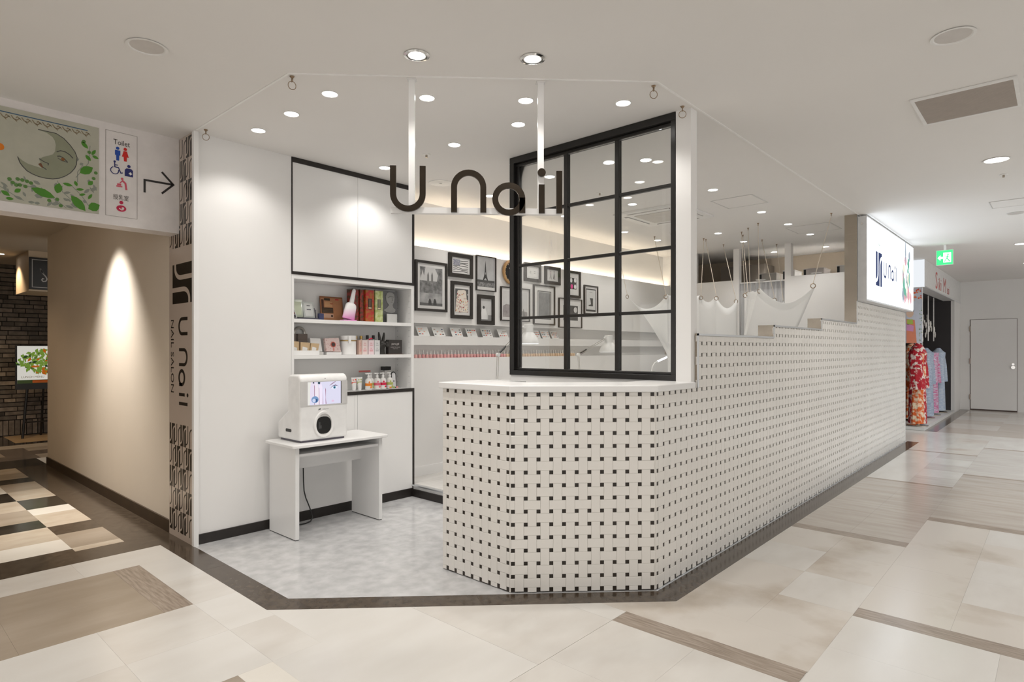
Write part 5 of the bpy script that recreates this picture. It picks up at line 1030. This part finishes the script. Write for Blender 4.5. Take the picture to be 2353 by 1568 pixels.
# 3 colourful cake of people
t, F, W_, H_, sh = picture(4.386, 4.702, 1.728, 2.130, 0.038, 'black-framed print of a tall colourful heap, below the stripe print')
prr(F, sh, 'ground_print', 0.062, W_-0.060, 0.068, H_-0.078, G(92)); CON = mat('confetti_print', s2l(226, 218, 206), 0.5, rgb2=s2l(150, 60, 66), vscale=46, lo=0.55, hi=0.66)
pr(F, sh, 'heap_print', [(0.064, 0.070), (W_-0.062, 0.070), (W_-0.066, 0.20), (W_-0.085, 0.215), (W_-0.095, 0.30), (0.20, H_-0.085), (0.10, H_-0.095), (0.092, 0.29), (0.075, 0.20)], CON, 1)
for k in range(26): 
    x, y = rp.uniform(0.07, W_-0.075), rp.uniform(0.075, 0.20 if k % 2 else 0.26); q = rp.uniform(0.006, 0.012)
    prr(F, sh, 'dab_print', x, x+q, y, y+q*1.3, c255(*rp.choice([(200, 50, 60), (60, 70, 110), (40, 40, 44), (220, 150, 60), (70, 110, 90), (226, 222, 216)])), 2)
# 4 tower
t, F, W_, H_, sh = picture(4.760, 5.077, 2.054, 2.449, 0.010, 'thin-framed photo of a lattice iron tower')
prr(F, sh, 'sky_print', 0.018, W_-0.018, 0.046, H_-0.014, mat('grey_sky_print', s2l(176, 177, 178), 0.5, rgb2=s2l(196, 197, 198), vscale=6)); cx = 0.150
pr(F, sh, 'tower_print', [(cx-0.042, 0.122), (cx-0.022, 0.172), (cx-0.012, 0.222), (cx-0.005, 0.30), (cx, 0.345), (cx+0.005, 0.30), (cx+0.012, 0.222), (cx+0.022, 0.172), (cx+0.042, 0.122), (cx+0.026, 0.122), (cx, 0.15), (cx-0.026, 0.122)], G(66), 1)
pr(F, sh, 'arch_print', [(cx-0.010, 0.188), (cx+0.010, 0.188), (cx+0.006, 0.212), (cx-0.006, 0.212)], G(150), 2); prr(F, sh, 'treeline_print', 0.018, W_-0.018, 0.098, 0.124, G(84), 2); prr(F, sh, 'garden_print', 0.018, W_-0.018, 0.046, 0.098, mat('garden_print', s2l(150, 150, 150), 0.5, rgb2=s2l(96, 96, 96), vscale=60), 2)
# 5 small couple
t, F, W_, H_, sh = picture(4.782, 5.052, 1.674, 2.010, 0.044, 'small wide-framed photo of an embracing couple by a river')
prr(F, sh, 'sky_print', 0.046, W_-0.046, 0.046, H_-0.046, G(200)); prr(F, sh, 'shore_print', 0.046, W_-0.046, 0.046, 0.060, G(130), 1); pr(F, sh, 'figure_print', [(0.062, 0.060), (0.150, 0.060), (0.148, 0.13), (0.125, 0.19), (0.075, 0.185), (0.058, 0.13)], G(226), 2); pr(F, sh, 'head_print', disc(0.100, 0.195, 0.017, 14), G(80), 3); prr(F, sh, 'building_print', 0.170, W_-0.046, 0.050, 0.110, G(140), 2); pr(F, sh, 'tree_print', [(0.048, 0.05), (0.064, 0.05), (0.060, 0.17), (0.050, 0.15)], FOG, 2)
# 6 dune behind the window frame
t, F, W_, H_, sh = picture(5.160, 5.677, 1.729, 2.130, 0.012, 'thin-framed photo of a winding road, half hidden by the window frame')
prr(F, sh, 'sky_print', 0.040, W_-0.040, 0.046, H_-0.046, G(206)); pr(F, sh, 'hill_print', [(0.040, 0.046), (W_-0.04, 0.046), (W_-0.04, 0.12), (0.30, 0.135), (0.20, 0.19), (0.10, 0.20), (0.040, 0.175)], mat('hill_print', s2l(140, 134, 134), 0.5, rgb2=s2l(168, 162, 162), vscale=14), 1); pr(F, sh, 'road_print', [(W_-0.12, 0.046), (W_-0.07, 0.046), (W_-0.11, 0.155), (W_-0.115, 0.155)], G(110), 2)
# 7 and 8 small drawings
t, F, W_, H_, sh = picture(5.576, 5.893, 2.227, 2.455, 0.040, 'small black-framed sketch of two faint signatures, behind the window'); 
for a in [(0.065, W_-0.065, 0.055, 0.057), (0.065, W_-0.065, H_-0.057, H_-0.055), (0.065, 0.067, 0.057, H_-0.057), (W_-0.067, W_-0.065, 0.057, H_-0.057)]: prr(F, sh, 'border_print', *a, G(150))
for x in (0.105, 0.185):
    for y in (0.105, 0.125): prr(F, sh, 'scribble_print', x, x+0.030, y, y+0.006, G(110))
t, F, W_, H_, sh = picture(5.971, 6.290, 2.225, 2.452, 0.040, 'small black-framed drawing of two walking figures')
for x, v in ((0.125, 150), (0.195, 50)): pr(F, sh, 'figure_print', disc(x, 0.165, 0.008, 10), G(v)); MB().stroke(F, [(x-0.018, 0.07), (x-0.008, 0.10), (x, 0.15), (x+0.006, 0.10), (x+0.016, 0.065)], 0.010, 0.0082, 0.0086).build('figure_print', G(v), sh)
# 9 tall grey print
t, F, W_, H_, sh = picture(5.748, 6.175, 1.702, 2.200, 0.016, 'tall black-framed grey print in a wide white mount')
prr(F, sh, 'dark_mount', 0.085, W_-0.070, 0.070, H_-0.070, G(92)); prr(F, sh, 'light_line', 0.098, W_-0.083, 0.095, H_-0.083, G(200), 1); prr(F, sh, 'photo_print', 0.105, W_-0.090, 0.088, H_-0.090, mat('grey_photo_print', s2l(138, 138, 138), 0.5, rgb2=s2l(116, 116, 116), vscale=18), 2)
# 10 pop print
t, F, W_, H_, sh = picture(6.415, 6.737, 2.082, 2.441, 0.034, 'black-framed pop print with one pink square')
prr(F, sh, 'square_print', 0.085, 0.235, 0.115, 0.265, G(48))
for x, y, cc in [(0.092, 0.200, (230, 230, 230)), (0.180, 0.205, (230, 230, 230)), (0.180, 0.118, (230, 230, 230)), (0.105, 0.118, (226, 70, 150))]: pr(F, sh, 'blot_print', disc(x+0.026, y+0.032, 0.026, 12, 0.032), c255(*cc), 1)
# 11 golf ball photo
t, F, W_, H_, sh = picture(6.261, 6.768, 1.679, 2.066, 0.010, 'wide white-mounted photo of a pale globe on dark ground')
prr(F, sh, 'photo_print', 0.10, W_-0.085, 0.10, H_-0.090, mat('dark_photo_print', s2l(96, 96, 96), 0.5, rgb2=s2l(70, 70, 70), vscale=10)); pr(F, sh, 'globe_print', disc(W_-0.14, H_-0.145, 0.038, 20), G(206), 1)
# 12 statue print
t, F, W_, H_, sh = picture(6.824, 7.153, 1.877, 2.276, 0.016, 'rightmost black-framed print with a double mount and an anvil shape')
prr(F, sh, 'dark_mount', 0.045, W_-0.045, 0.040, H_-0.045, G(66)); prr(F, sh, 'paper_print', 0.058, W_-0.058, 0.066, H_-0.060, G(206), 1); pr(F, sh, 'shape_print', [(0.11, 0.115), (0.215, 0.115), (0.215, 0.225), (0.135, 0.225), (0.155, 0.195), (0.165, 0.14), (0.11, 0.13)], G(80), 2); prr(F, sh, 'caption_print', 0.13, 0.20, 0.30, 0.306, G(150), 2)
# clock
ck = thing('wall_clock', 'round wall clock with wooden rim and black face, half behind the window frame', 'clock', (5.335, PY, 2.30)); ccx, ccz = 5.335, 2.306
MB().torus((ccx, PY-0.020, ccz), (0, 1, 0), 0.130, 0.018, 36, 8).build('rim', mat('clock_wood', (0.50, 0.30, 0.13), 0.4, var=0.1, vscale=20), ck, smooth=True)
MB().cyl((ccx, PY-0.001, ccz), (ccx, PY-0.014, ccz), 0.128, n=36).build('face', BLKPLA, ck)
for k in range(12): a = R(30*k); MB().box(-0.004, 0.004, -0.0165, -0.0145, 0.095, 0.115).xf(Matrix.Translation((ccx, PY, ccz)) @ Matrix.Rotation(a, 4, 'Y')).build('hour_mark', c255(216, 206, 180), ck)
for a, ln in ((-35, 0.062), (90, 0.09)): MB().box(-0.004, 0.004, -0.019, -0.017, 0, ln).xf(Matrix.Translation((ccx, PY, ccz)) @ Matrix.Rotation(R(a), 4, 'Y')).build('hand', c255(230, 226, 214), ck)

# ---- nail art sample cards in the upper niche
cols = [(200, 60, 50), (226, 140, 90), (70, 80, 110), (170, 150, 140), (224, 170, 150), (60, 60, 64), (214, 110, 70)]
for k, (x0, x1) in enumerate([(3.970, 4.120), (4.179, 4.336), (4.436, 4.591), (4.663, 4.818), (4.901, 5.065), (5.175, 5.326), (5.782, 5.935), (5.969, 6.128), (6.164, 6.301)]):
    t = thing('nail_sample_card', 'white nail art sample card leaning in the upper niche, %s from the cabinet' % ordw(k+1), 'card', ((x0+x1)/2, 4.90, 1.533), 'nail art sample cards')
    F = pf(x0, 4.866, 1.5336, 0, 22); wv = x1-x0
    MB().fprism(F, [(0, 0), (wv, 0), (wv-0.012, 0.105), (-0.012, 0.105)], -0.004, 0).build('card', pmat(s2l(224, 224, 222), 0.15, 'gloss_card'), t)
    for j in range(3):
        for i in range(4 if k else 3):
            if rp.random() < 0.25: continue
            MB().frect(F, 0.012+i*wv*0.22, 0.012+i*wv*0.22+0.020, 0.018+j*0.028, 0.018+j*0.028+0.009, 0.0002, 0.002).build('nail_tip', c255(*rp.choice(cols), 0.2), t)
# ---- nail polish bottles in the lower niche
BOTL = MB().lathe([(0.0165, 0.0), (0.0180, 0.003), (0.0180, 0.030), (0.015, 0.036), (0.0, 0.038)], n=10); CAPM = MB().lathe([(0.0068, 0.0375), (0.0072, 0.074), (0.005, 0.079), (0.0, 0.080)], n=8)
CAPMAT = mat('polish_cap', (0.75, 0.74, 0.72), 0.12, metal=0.55)
protos = {}
shades = [('pink', s2l(226, 172, 168)), ('rose', s2l(220, 158, 158)), ('beige', s2l(226, 198, 168)), ('sand', s2l(220, 186, 152))]
for nm_, cc in shades:
    r = bpy.data.objects.new('nail_polish_bottle', None); r.location = (0, 0, 0)
    bd = BOTL.build('bottle', mat('polish_' + nm_, cc, 0.12, var=0.03, vscale=60, spec=0.6), None, smooth=True); cp = CAPM.build('cap', CAPMAT, None, smooth=True)
    protos[nm_] = (bd.data, cp.data); bpy.data.objects.remove(bd); bpy.data.objects.remove(cp); bpy.data.objects.remove(r)
x = 3.945; k = 0
while x < 6.70:
    pink = x < 5.31; k += 1; nm_ = ('pink', 'rose')[k % 3 == 0] if pink else ('beige', 'sand')[k % 3 == 0]
    t = thing('nail_polish_bottle', '%s nail polish bottle in the lower niche, %s from the cabinet' % ('pink' if pink else 'beige', ordw(k)), 'bottle', (x, 4.885, 1.3065), 'nail polish bottles in the lower niche')
    for nn, me in zip(('bottle', 'cap'), protos[nm_]): o = bpy.data.objects.new(nn, me); COL.objects.link(o); o.parent = t
    x += 0.0492

# ================================================================== DESK AND TASK LAMPS
dk = thing('nail_desk', 'long white treatment desk below the picture wall', 'desk', (6.3, 4.4, 0.107))
box('desk_top', LAMIN, 4.36, 8.30, 4.02, 4.70, 0.82, 0.85, dk)
for x in (4.40, 6.30, 8.24): box('leg_panel', LAMIN, x, x+0.03, 4.06, 4.68, 0.1075, 0.8195, dk)
LW = pmat((0.80, 0.80, 0.79), 0.3, 'lamp_white')
def task_lamp(x, elbow, tip, label, ry=4.2):
    t = thing('desk_lamp', label, 'lamp', (x, ry, 0.851), 'white spring-arm desk lamps')
    MB().lathe([(0.075, 0.0), (0.075, 0.014), (0.02, 0.022), (0.012, 0.05), (0.0, 0.05)], (x, ry, 0.8505), 22).build('base', LW, t, smooth=True)
    ex_, ez = elbow; tx, tz = tip
    for d in (-0.012, 0.012): MB().tube([(x+d, ry, 0.90), (ex_+d, ry, ez)], 0.0042, 6).build('lower_rod', CHROME, t, smooth=True)
    for d in (0.0, 0.020): MB().tube([(ex_+d*0.4, ry, ez+0.016-d*1.4), (tx, ry, tz-d*0.8)], 0.0042, 6).build('upper_rod', CHROME, t, smooth=True)
    v_ = Vector((tx-ex_, 0, tz-ez)); p0 = Vector((ex_, ry-0.008, ez+0.010)); MB().tube([tuple(p0+v_*0.06), tuple(p0+v_*0.26)], 0.009, 8).build('spring', BLKPLA, t, smooth=True)
    MB().cyl((ex_, ry-0.014, ez), (ex_, ry+0.014, ez), 0.020, n=14).build('joint', LW, t, smooth=True); MB().cyl((tx, ry-0.014, tz), (tx, ry+0.014, tz), 0.016, n=12).build('head_joint', LW, t, smooth=True)
    hx = tx + 0.075
    MB().lathe([(0.118, -0.175), (0.116, -0.165), (0.098, -0.115), (0.058, -0.062), (0.050, -0.055), (0.050, 0.030), (0.044, 0.034), (0.0, 0.034)], (hx, ry, tz), 26).build('shade', LW, t, smooth=True)
    MB().cyl((hx, ry, tz-0.172), (hx, ry, tz-0.176), 0.105, n=26).build('bulb_disc', emi('task_led', (0.97, 0.98, 1.0), 3.2), t)
    MB().tube([(tx, ry, tz), (hx-0.04, ry, tz)], 0.008, 6).build('neck', LW, t)
task_lamp(4.418, (4.44, 1.34), (4.838, 1.630), 'white spring-arm desk lamp, left one, its head beside the window frame')
task_lamp(5.85, (5.81, 1.33), (6.375, 1.535), 'white spring-arm desk lamp, right one, its head behind the window mullion')
t = thing('led_desk_lamp', 'white gooseneck lamp with glowing straight bar seen through the window corner', 'lamp', (7.5, 4.2, 0.85)); MB().lathe([(0.06, 0.0), (0.06, 0.012), (0.012, 0.02), (0.0, 0.02)], (7.5, 4.2, 0.8505), 20).build('base', LW, t, smooth=True)
MB().tube([(7.5, 4.2, 0.87), (7.505, 4.2, 1.0), (7.522, 4.2, 1.08), (7.546, 4.2, 1.15), (7.60, 4.2, 1.20), (7.70, 4.2, 1.226)], 0.009, 8).build('gooseneck', LW, t, smooth=True); MB().tube([(7.70, 4.2, 1.226), (8.03, 4.2, 1.296)], 0.013, 8).build('light_bar', emi('bar_led', (0.93, 0.96, 1.0), 4.0), t, smooth=True)

# ================================================================== DRAPED CLOTHS ON ROPES
CLOTH = clothmat('white_cotton', (0.93, 0.93, 0.92), 0.45); ROPE = mat('jute_rope', (0.62, 0.55, 0.46), 0.8)
def eyering(t, p, nrm, r=0.026): MB().torus(p, nrm, r, 0.0042, 20, 6).build('ring', BRASS, t, smooth=True)
def rope(p0, p1, label): return tag(MB().tube([p0, p1], 0.004, 5).build('rope', ROPE), label, 'rope', 'ropes holding the white cloths')
def lerp(a, b, q): return tuple(a[i] + (b[i]-a[i])*q for i in range(3))
def drape(name, label, tops, sags, lo, side0=None, side1=None, rings=(), nh=14, nv=14, fold=0.012, freq=5.0, ph=0.0):
    """tops: corner points along the top edge; sags: dip of each span; lo: bottom height; side0/side1: how far the lower corners are pulled along the span"""
    t = thing(name, label, 'cloth', (tops[0][0], tops[0][1], lo), 'white cloths hung as partitions')
    top = []
    for s in range(len(tops)-1):
        for i in range(nh + (1 if s == len(tops)-2 else 0)):
            q = i/nh; p = lerp(tops[s], tops[s+1], q); top.append((p[0], p[1], p[2] - sags[s]*4*q*(1-q)*(0.85+0.15*math.sin(3*q))))
    rows_ = []; N_ = len(top); a, b = Vector(tops[0]), Vector(tops[-1]); dirv = (b-a); dirv.z = 0; L_ = dirv.length; dirv.normalize(); nv_ = Vector((-dirv.y, dirv.x, 0))
    for j in range(nv+1):
        w_ = j/nv; row = []
        for i, p in enumerate(top):
            q = i/(N_-1); z = p[2] + (lo-p[2])*w_; sh_ = 0.0
            if side0: sh_ += side0*(1-q)**1.2*min(1, w_*1.25)
            if side1: sh_ -= side1*q**1.2*min(1, w_*1.25)
            f_ = fold*w_**0.6*math.sin(freq*2*math.pi*q + ph + 0.6*math.sin(4*q)) + 0.4*fold*math.sin(11*q+3*w_)
            P_ = Vector((p[0], p[1], z)) + dirv*sh_ + nv_*f_; row.append(tuple(P_))
        rows_.append(row)
    m = MB().grid(rows_).build('sheet', CLOTH, t, smooth=True); md = m.modifiers.new('thickness', 'SOLIDIFY'); md.thickness = 0.0015
    hem = MB().grid([[tuple(Vector(p) + nv_*0.0025) for p in rows_[0]], [tuple(Vector(rows_[0][i]).lerp(Vector(rows_[1][i]), 0.75) + nv_*0.0025) for i in range(N_)]]).build('hem', CLOTH, t, smooth=True)
    for p, nrm in rings: eyering(t, p, nrm)
    return t
drape('draped_cloth', 'white cloth slung behind the window with its left corner pulled up', [(7.52, 4.587, 2.15), (7.52, 3.95, 2.14)], [0.19], 0.55, side0=1.25, rings=[((7.51, 3.975, 2.105), (1, 0.3, 0)), ((7.515, 4.58, 2.142), (0.3, 1, 0))], nh=26, fold=0.02, freq=1.5)
drape('draped_cloth', 'white cloth between two rings beside the white pillar', [(7.54, 3.96, 2.13), (8.1, 3.775, 2.15), (8.19, 3.57, 2.135), (8.77, 3.51, 2.125)], [0.03, 0.09, 0.15], 0.55, rings=[((8.09, 3.745, 2.114), (1, 0.1, 0)), ((8.18, 3.560, 2.103), (0.9, 0.5, 0)), ((8.75, 3.515, 2.092), (0.7, 0.7, 0))], nh=12, fold=0.02, freq=3)
drape('draped_cloth', 'large white cloth sagging to a ring on the long rope near the steel pilaster', [(7.57, 2.100, 2.150), (7.57, 2.75, 2.152), (7.74, 2.90, 2.13), (7.78, 2.97, 2.13), (7.95, 3.06, 2.135)], [0.205, 0.03, 0.01, 0.04], 0.55, side0=0.62, rings=[((7.562, 2.135, 2.130), (1, 0.2, 0.1)), ((7.562, 2.75, 2.108), (0.4, 0.9, 0)), ((7.77, 2.965, 2.10), (0.8, 0.6, 0)), ((7.94, 3.07, 2.10), (0.6, 0.8, 0))], nh=12, fold=0.022, freq=4, ph=1.0)
drape('draped_cloth', 'white cloth hanging behind the large sagging one', [(8.0, 3.10, 2.13), (8.75, 2.97, 2.10), (9.30, 3.03, 2.10)], [0.05, 0.06], 0.55, rings=[((8.74, 2.965, 2.081), (0.8, 0.6, 0))], nh=12, fold=0.02, freq=4)
for (hx, hy), rp_, lb_ in [((8.102, 3.71), (8.09, 3.745, 2.142), 'rope to the ring right of the white pillar'), ((8.187, 3.716), (8.18, 3.56, 2.13), 'rope to the second ring beside the white pillar'), ((8.771, 3.709), (8.75, 3.515, 2.12), 'slanting rope in front of the dark opening'), ((7.986, 3.132), (7.94, 3.07, 2.128), 'leftmost rope of the cluster over the large cloth'), ((8.211, 3.203), (7.77, 2.965, 2.128), 'second rope of the cluster over the large cloth'), ((7.783, 2.969), (7.80, 2.95, 2.13), 'third rope of the cluster over the large cloth'),
                           ((7.569, 2.765), (7.562, 2.75, 2.136), 'rope to the peak of the large cloth'), ((8.752, 3.142), (8.74, 2.965, 2.108), 'bright rope right of the cloth peak'), ((9.28, 3.12), (9.29, 3.03, 2.11), 'short rope near the curtain rail end'), ((7.569, 1.944), (7.562, 2.135, 2.158), 'long slanting rope near the steel pilaster'), ((7.513, 4.76), (7.515, 4.58, 2.168), 'rope to the left corner of the cloth seen through the window'), ((7.517, 4.15), (7.51, 3.975, 2.132), 'rope to the ring seen through the window corner')]:
    hook(hx, hy, 'dark hook of the ' + lb_, 0.0, 40)
    rope((hx, hy, H-0.032), rp_, lb_)

# ================================================================== BACK ROOM: CURTAIN, RAIL, BOXES
cu_ = thing('curtain', 'grey pleated curtain on a rail in the back doorway', 'curtain', (9.36, 3.35, 0.11)); CUR = clothmat('grey_curtain', (0.66, 0.66, 0.66), 0.3)
MB().grid([[(9.36+0.022*math.sin(i*0.95), 3.02+0.667*i/60, z) for i in range(61)] for z in (2.405, 2.2, 1.4, 0.13)]).build('cloth', CUR, cu_, smooth=True)
MB().grid([[(9.356+0.022*math.sin(i*0.95)-0.003, 3.02+0.667*i/60, z) for i in range(61)] for z in (2.405, 2.30)]).build('heading_band', clothmat('curtain_heading', (0.56, 0.56, 0.56), 0.2), cu_, smooth=True)
box('rail', WMET, 9.345, 9.375, 3.018, 3.690, 2.406, 2.424, cu_)
for k, (y0, y1, z0, z1, cc, lb_) in enumerate([(3.30, 3.56, 2.464, 2.58, (170, 166, 160), 'grey storage box above the curtain rail, left one'), (3.03, 3.20, 2.464, 2.60, (216, 214, 210), 'white storage box above the curtain rail, right one'), (2.62, 2.90, 2.464, 2.60, (196, 190, 186), 'pale storage box on the partition, left one'), (1.90, 2.44, 2.464, 2.61, (206, 204, 200), 'long white storage box on the partition, right one')]):
    t = thing('storage_box', lb_, 'box', (9.95, (y0+y1)/2, 0), 'boxes on the cupboard behind the partition'); box('box', c255(*cc), 9.80, 10.15, y0, y1, z0, z1, t); box('lid', c255(*[min(255, v+8) for v in cc]), 9.79, 10.16, y0-0.005, y1+0.005, z1+0.0005, z1+0.012, t); box('dark_side', BLKPLA, 9.796, 9.7995, y1-0.035, y1-0.002, z0+0.004, z1-0.004, t)
cb = thing('storage_cupboard', 'tall white cupboard behind the partition, only its top visible', 'cupboard', (10.1, 2.7, 0)); box('body', LAMIN, 9.78, 10.64, 1.885, 3.60, 0.0, 2.46, cb); box('door', LAMIN, 9.765, 9.7795, 1.89, 2.73, 0.02, 2.45, cb); box('door', LAMIN, 9.765, 9.7795, 2.74, 3.59, 0.02, 2.45, cb)
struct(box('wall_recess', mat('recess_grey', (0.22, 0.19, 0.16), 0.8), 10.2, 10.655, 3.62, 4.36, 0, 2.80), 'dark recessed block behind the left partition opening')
for k, (y, lb_) in enumerate([(3.38, 'white dish lamp above the curtain rail'), (2.60, 'white dish lamp above the right partition')]):
    t = thing('dish', lb_, 'bowl', (9.72, y, 2.47), 'dishes on the partition top'); MB().lathe([(0.0, 0.0), (0.03, 0.001), (0.07, 0.018), (0.075, 0.024), (0.068, 0.020), (0.0, 0.006)], (9.36 if k else 9.36, y, 2.4635 if k else 2.4255), 18).build('bowl', WMET, t, smooth=True)

# ================================================================== NEIGHBOURING SHOP: GARMENTS, ORCHIDS, POSTER
KIM = mat('red_floral_cloth', s2l(176, 20, 40), 0.7, rgb2=s2l(226, 214, 206), vscale=16, detail=3, lo=0.52, hi=0.60)
ORG = mat('orange_floral_cloth', s2l(214, 96, 36), 0.7, rgb2=s2l(232, 214, 186), vscale=18, detail=3, lo=0.42, hi=0.58)
BLU = mat('blue_grey_striped_cloth', s2l(132, 150, 178), 0.7, rgb2=s2l(190, 200, 214), vscale=10, stretch=(1, 1, 14), detail=2)
SKY = mat('sky_blue_cloth', s2l(156, 178, 208), 0.7, rgb2=s2l(206, 214, 224), vscale=12, stretch=(1, 1, 12), detail=2)
PNK = mat('pink_striped_cloth', s2l(206, 96, 150), 0.7, rgb2=s2l(206, 206, 222), vscale=8, stretch=(1, 1, 20), detail=1, lo=0.47, hi=0.53)
def garment(x, y, m, label, h0=0.10, h1=1.50, w=0.26, sash=None, m2=None, hgt=None):
    t = thing('garment_display', label, 'garment', (x, y, 0.05), 'dressed stands in the neighbouring shop'); rows_ = []
    for z, s in [(h0, 1.0), (0.5, 0.92), (0.95, 0.80), (1.15, 0.88), (1.32, 1.0), (h1-0.06, 0.62), (h1, 0.25)]:
        rows_.append([(x + w*s*math.cos(R(a))*(1+0.05*math.sin(a*0.13)), y + w*0.62*s*math.sin(R(a))*(1+0.06*math.sin(a*0.2)), z) for a in range(0, 361, 15)])
    MB().grid(rows_).build('cloth', m, t, smooth=True)
    if m2: MB().grid([[(p[0]*1.0+ (p[0]-x)*0.03, p[1]+(p[1]-y)*0.03, p[2]) for p in r[10:17]] for r in rows_[:5]]).build('front_panel', m2, t, smooth=True)
    if sash: MB().grid([[(x+w*0.87*math.cos(R(a)), y+w*0.55*math.sin(R(a)), z) for a in range(0, 361, 15)] for z in (0.92, 1.10)]).build('sash', sash, t, smooth=True)
    MB().cyl((x, y, 0.051), (x, y, 0.065), 0.16, n=16).cyl((x, y, 0.065), (x, y, h1-0.01), 0.015, n=8).build('stand', STEEL, t)
    for s_ in (-1, 1): MB().tube([(x+s_*w*0.7, y, 1.30), (x+s_*w*1.15, y-0.02, 1.05), (x+s_*w*1.2, y-0.03, 0.70)], [0.09, 0.10, 0.11], 8).build('sleeve', m, t, smooth=True)
garment(12.74, 1.88, KIM, 'red floral kimono on a stand, nearest in the neighbouring shop', sash=ORG, m2=ORG, w=0.22)
garment(13.52, 2.10, ORG, 'orange floral kimono on a stand behind the red one', sash=KIM, w=0.22)
garment(14.28, 1.98, BLU, 'blue-grey striped garment on a stand under the lettering', w=0.22, h1=1.42)
garment(15.02, 1.98, PNK, 'pink striped garment on a stand', w=0.20, h1=1.20)
garment(15.72, 1.95, SKY, 'pale blue garment on the stand nearest the white pier', w=0.20, h1=1.42)
oc = thing('orchid_arrangement', 'white orchid arrangement spilling over the dark shop opening', 'flowers', (15.4, 2.4, 0.05)); ORC = pmat((0.76, 0.74, 0.70), 0.6, 'orchid_white'); ro = random.Random(4)
MB().lathe([(0.14, 0.0), (0.18, 0.4), (0.16, 1.3), (0.0, 1.3)], (15.4, 2.4, 0.051), 16).build('pedestal', BLKPLA, oc)
m = MB()
for st in range(5):
    bx = 15.0 + st*0.22
    for k in range(12):
        q = k/11; cx_ = bx + (st-2)*0.10*q*1.4 + ro.uniform(-.03, .03); cz = 1.45 + 0.62*math.sin(q*2.3) - 0.10*abs(st-2); cy = 2.36 - 0.28*q + ro.uniform(-.04, .04)
        for a in range(0, 360, 72): m.ball((cx_+0.035*math.cos(R(a)), cy-0.01, cz+0.035*math.sin(R(a))), 0.034, 6, 4, (1, 0.35, 1))
stuff(m.build('petals', ORC, oc, smooth=True))
for k, x in enumerate((13.78, 14.60, 15.30)): tag(MB().cyl((x, 1.98, 1.56), (x, 1.98, 2.4695), 0.010, n=8).build('display_cable', WMET), 'thin white display cable hanging in the neighbouring shop, %s from the left' % ordw(k+1), 'cable', 'display cables')
po = thing('portrait_poster', 'pastel floral poster on the side wall of the neighbouring shop', 'poster', (12.44, 1.95, 1.5)); POF = frame((12.449, 2.10, 1.50), (0, -1, 0), (0, 0, 1))
MB().frect(POF, 0, 0.10, 0, 0.95, 0.0, 0.003).build('sheet', c255(206, 212, 226), po)
box('sheet_wing', c255(206, 212, 226), 12.44, 12.4485, 1.77, 1.9999, 1.50, 2.45, po)
PF2 = frame((12.4395, 2.10, 1.50), (0, -1, 0), (0, 0, 1)); rq = random.Random(8)
def blob(k, x, y, q, cc, nm='flower_print'): MB().fprism(PF2, disc(x, y, q, 8), 0.0002+0.00004*k, 0.0006+0.00004*k).build(nm, c255(*cc), po)
for k in range(30): blob(k, rq.uniform(0.16, 0.325), rq.choice([rq.uniform(0.86, 0.93), rq.uniform(0.74, 0.82)]), rq.uniform(0.008, 0.020), rq.choice([(226, 96, 60), (232, 130, 90), (214, 80, 60), (232, 190, 170)]))
for k in range(22): blob(30+k, rq.uniform(0.285, 0.325), rq.uniform(0.02, 0.62), rq.uniform(0.004, 0.009), rq.choice([(110, 150, 90), (150, 176, 120), (96, 130, 90)]), 'vine_print')
MB().fprism(PF2, [(0.10,0.0),(0.25,0.0),(0.235,0.22),(0.22,0.40),(0.10,0.42)], 0.0020, 0.0024).build('kimono_print', c255(226, 140, 110), po)
MB().fprism(PF2, [(0.10,0.22),(0.20,0.20),(0.21,0.30),(0.10,0.34)], 0.0026, 0.0030).build('sash_print', c255(214, 150, 196), po); MB().fprism(PF2, [(0.11,0.32),(0.20,0.33),(0.19,0.41),(0.11,0.41)], 0.0026, 0.0030).build('green_print', c255(176, 196, 90), po)
MB().fprism(PF2, disc(0.15, 0.52, 0.055, 16, 0.075), 0.0020, 0.0024).build('face_print', c255(226, 196, 176), po); MB().fprism(PF2, arc(0.15, 0.55, 0.065, 0, 180, 10), 0.0026, 0.0030).build('hair_print', c255(120, 130, 140), po)
struct(MB().box(12.45, 12.50, 1.77, 1.999, 1.52, 2.459).build('wall_shop_jamb', WHITE), 'white jamb at the corner of the neighbouring shop')
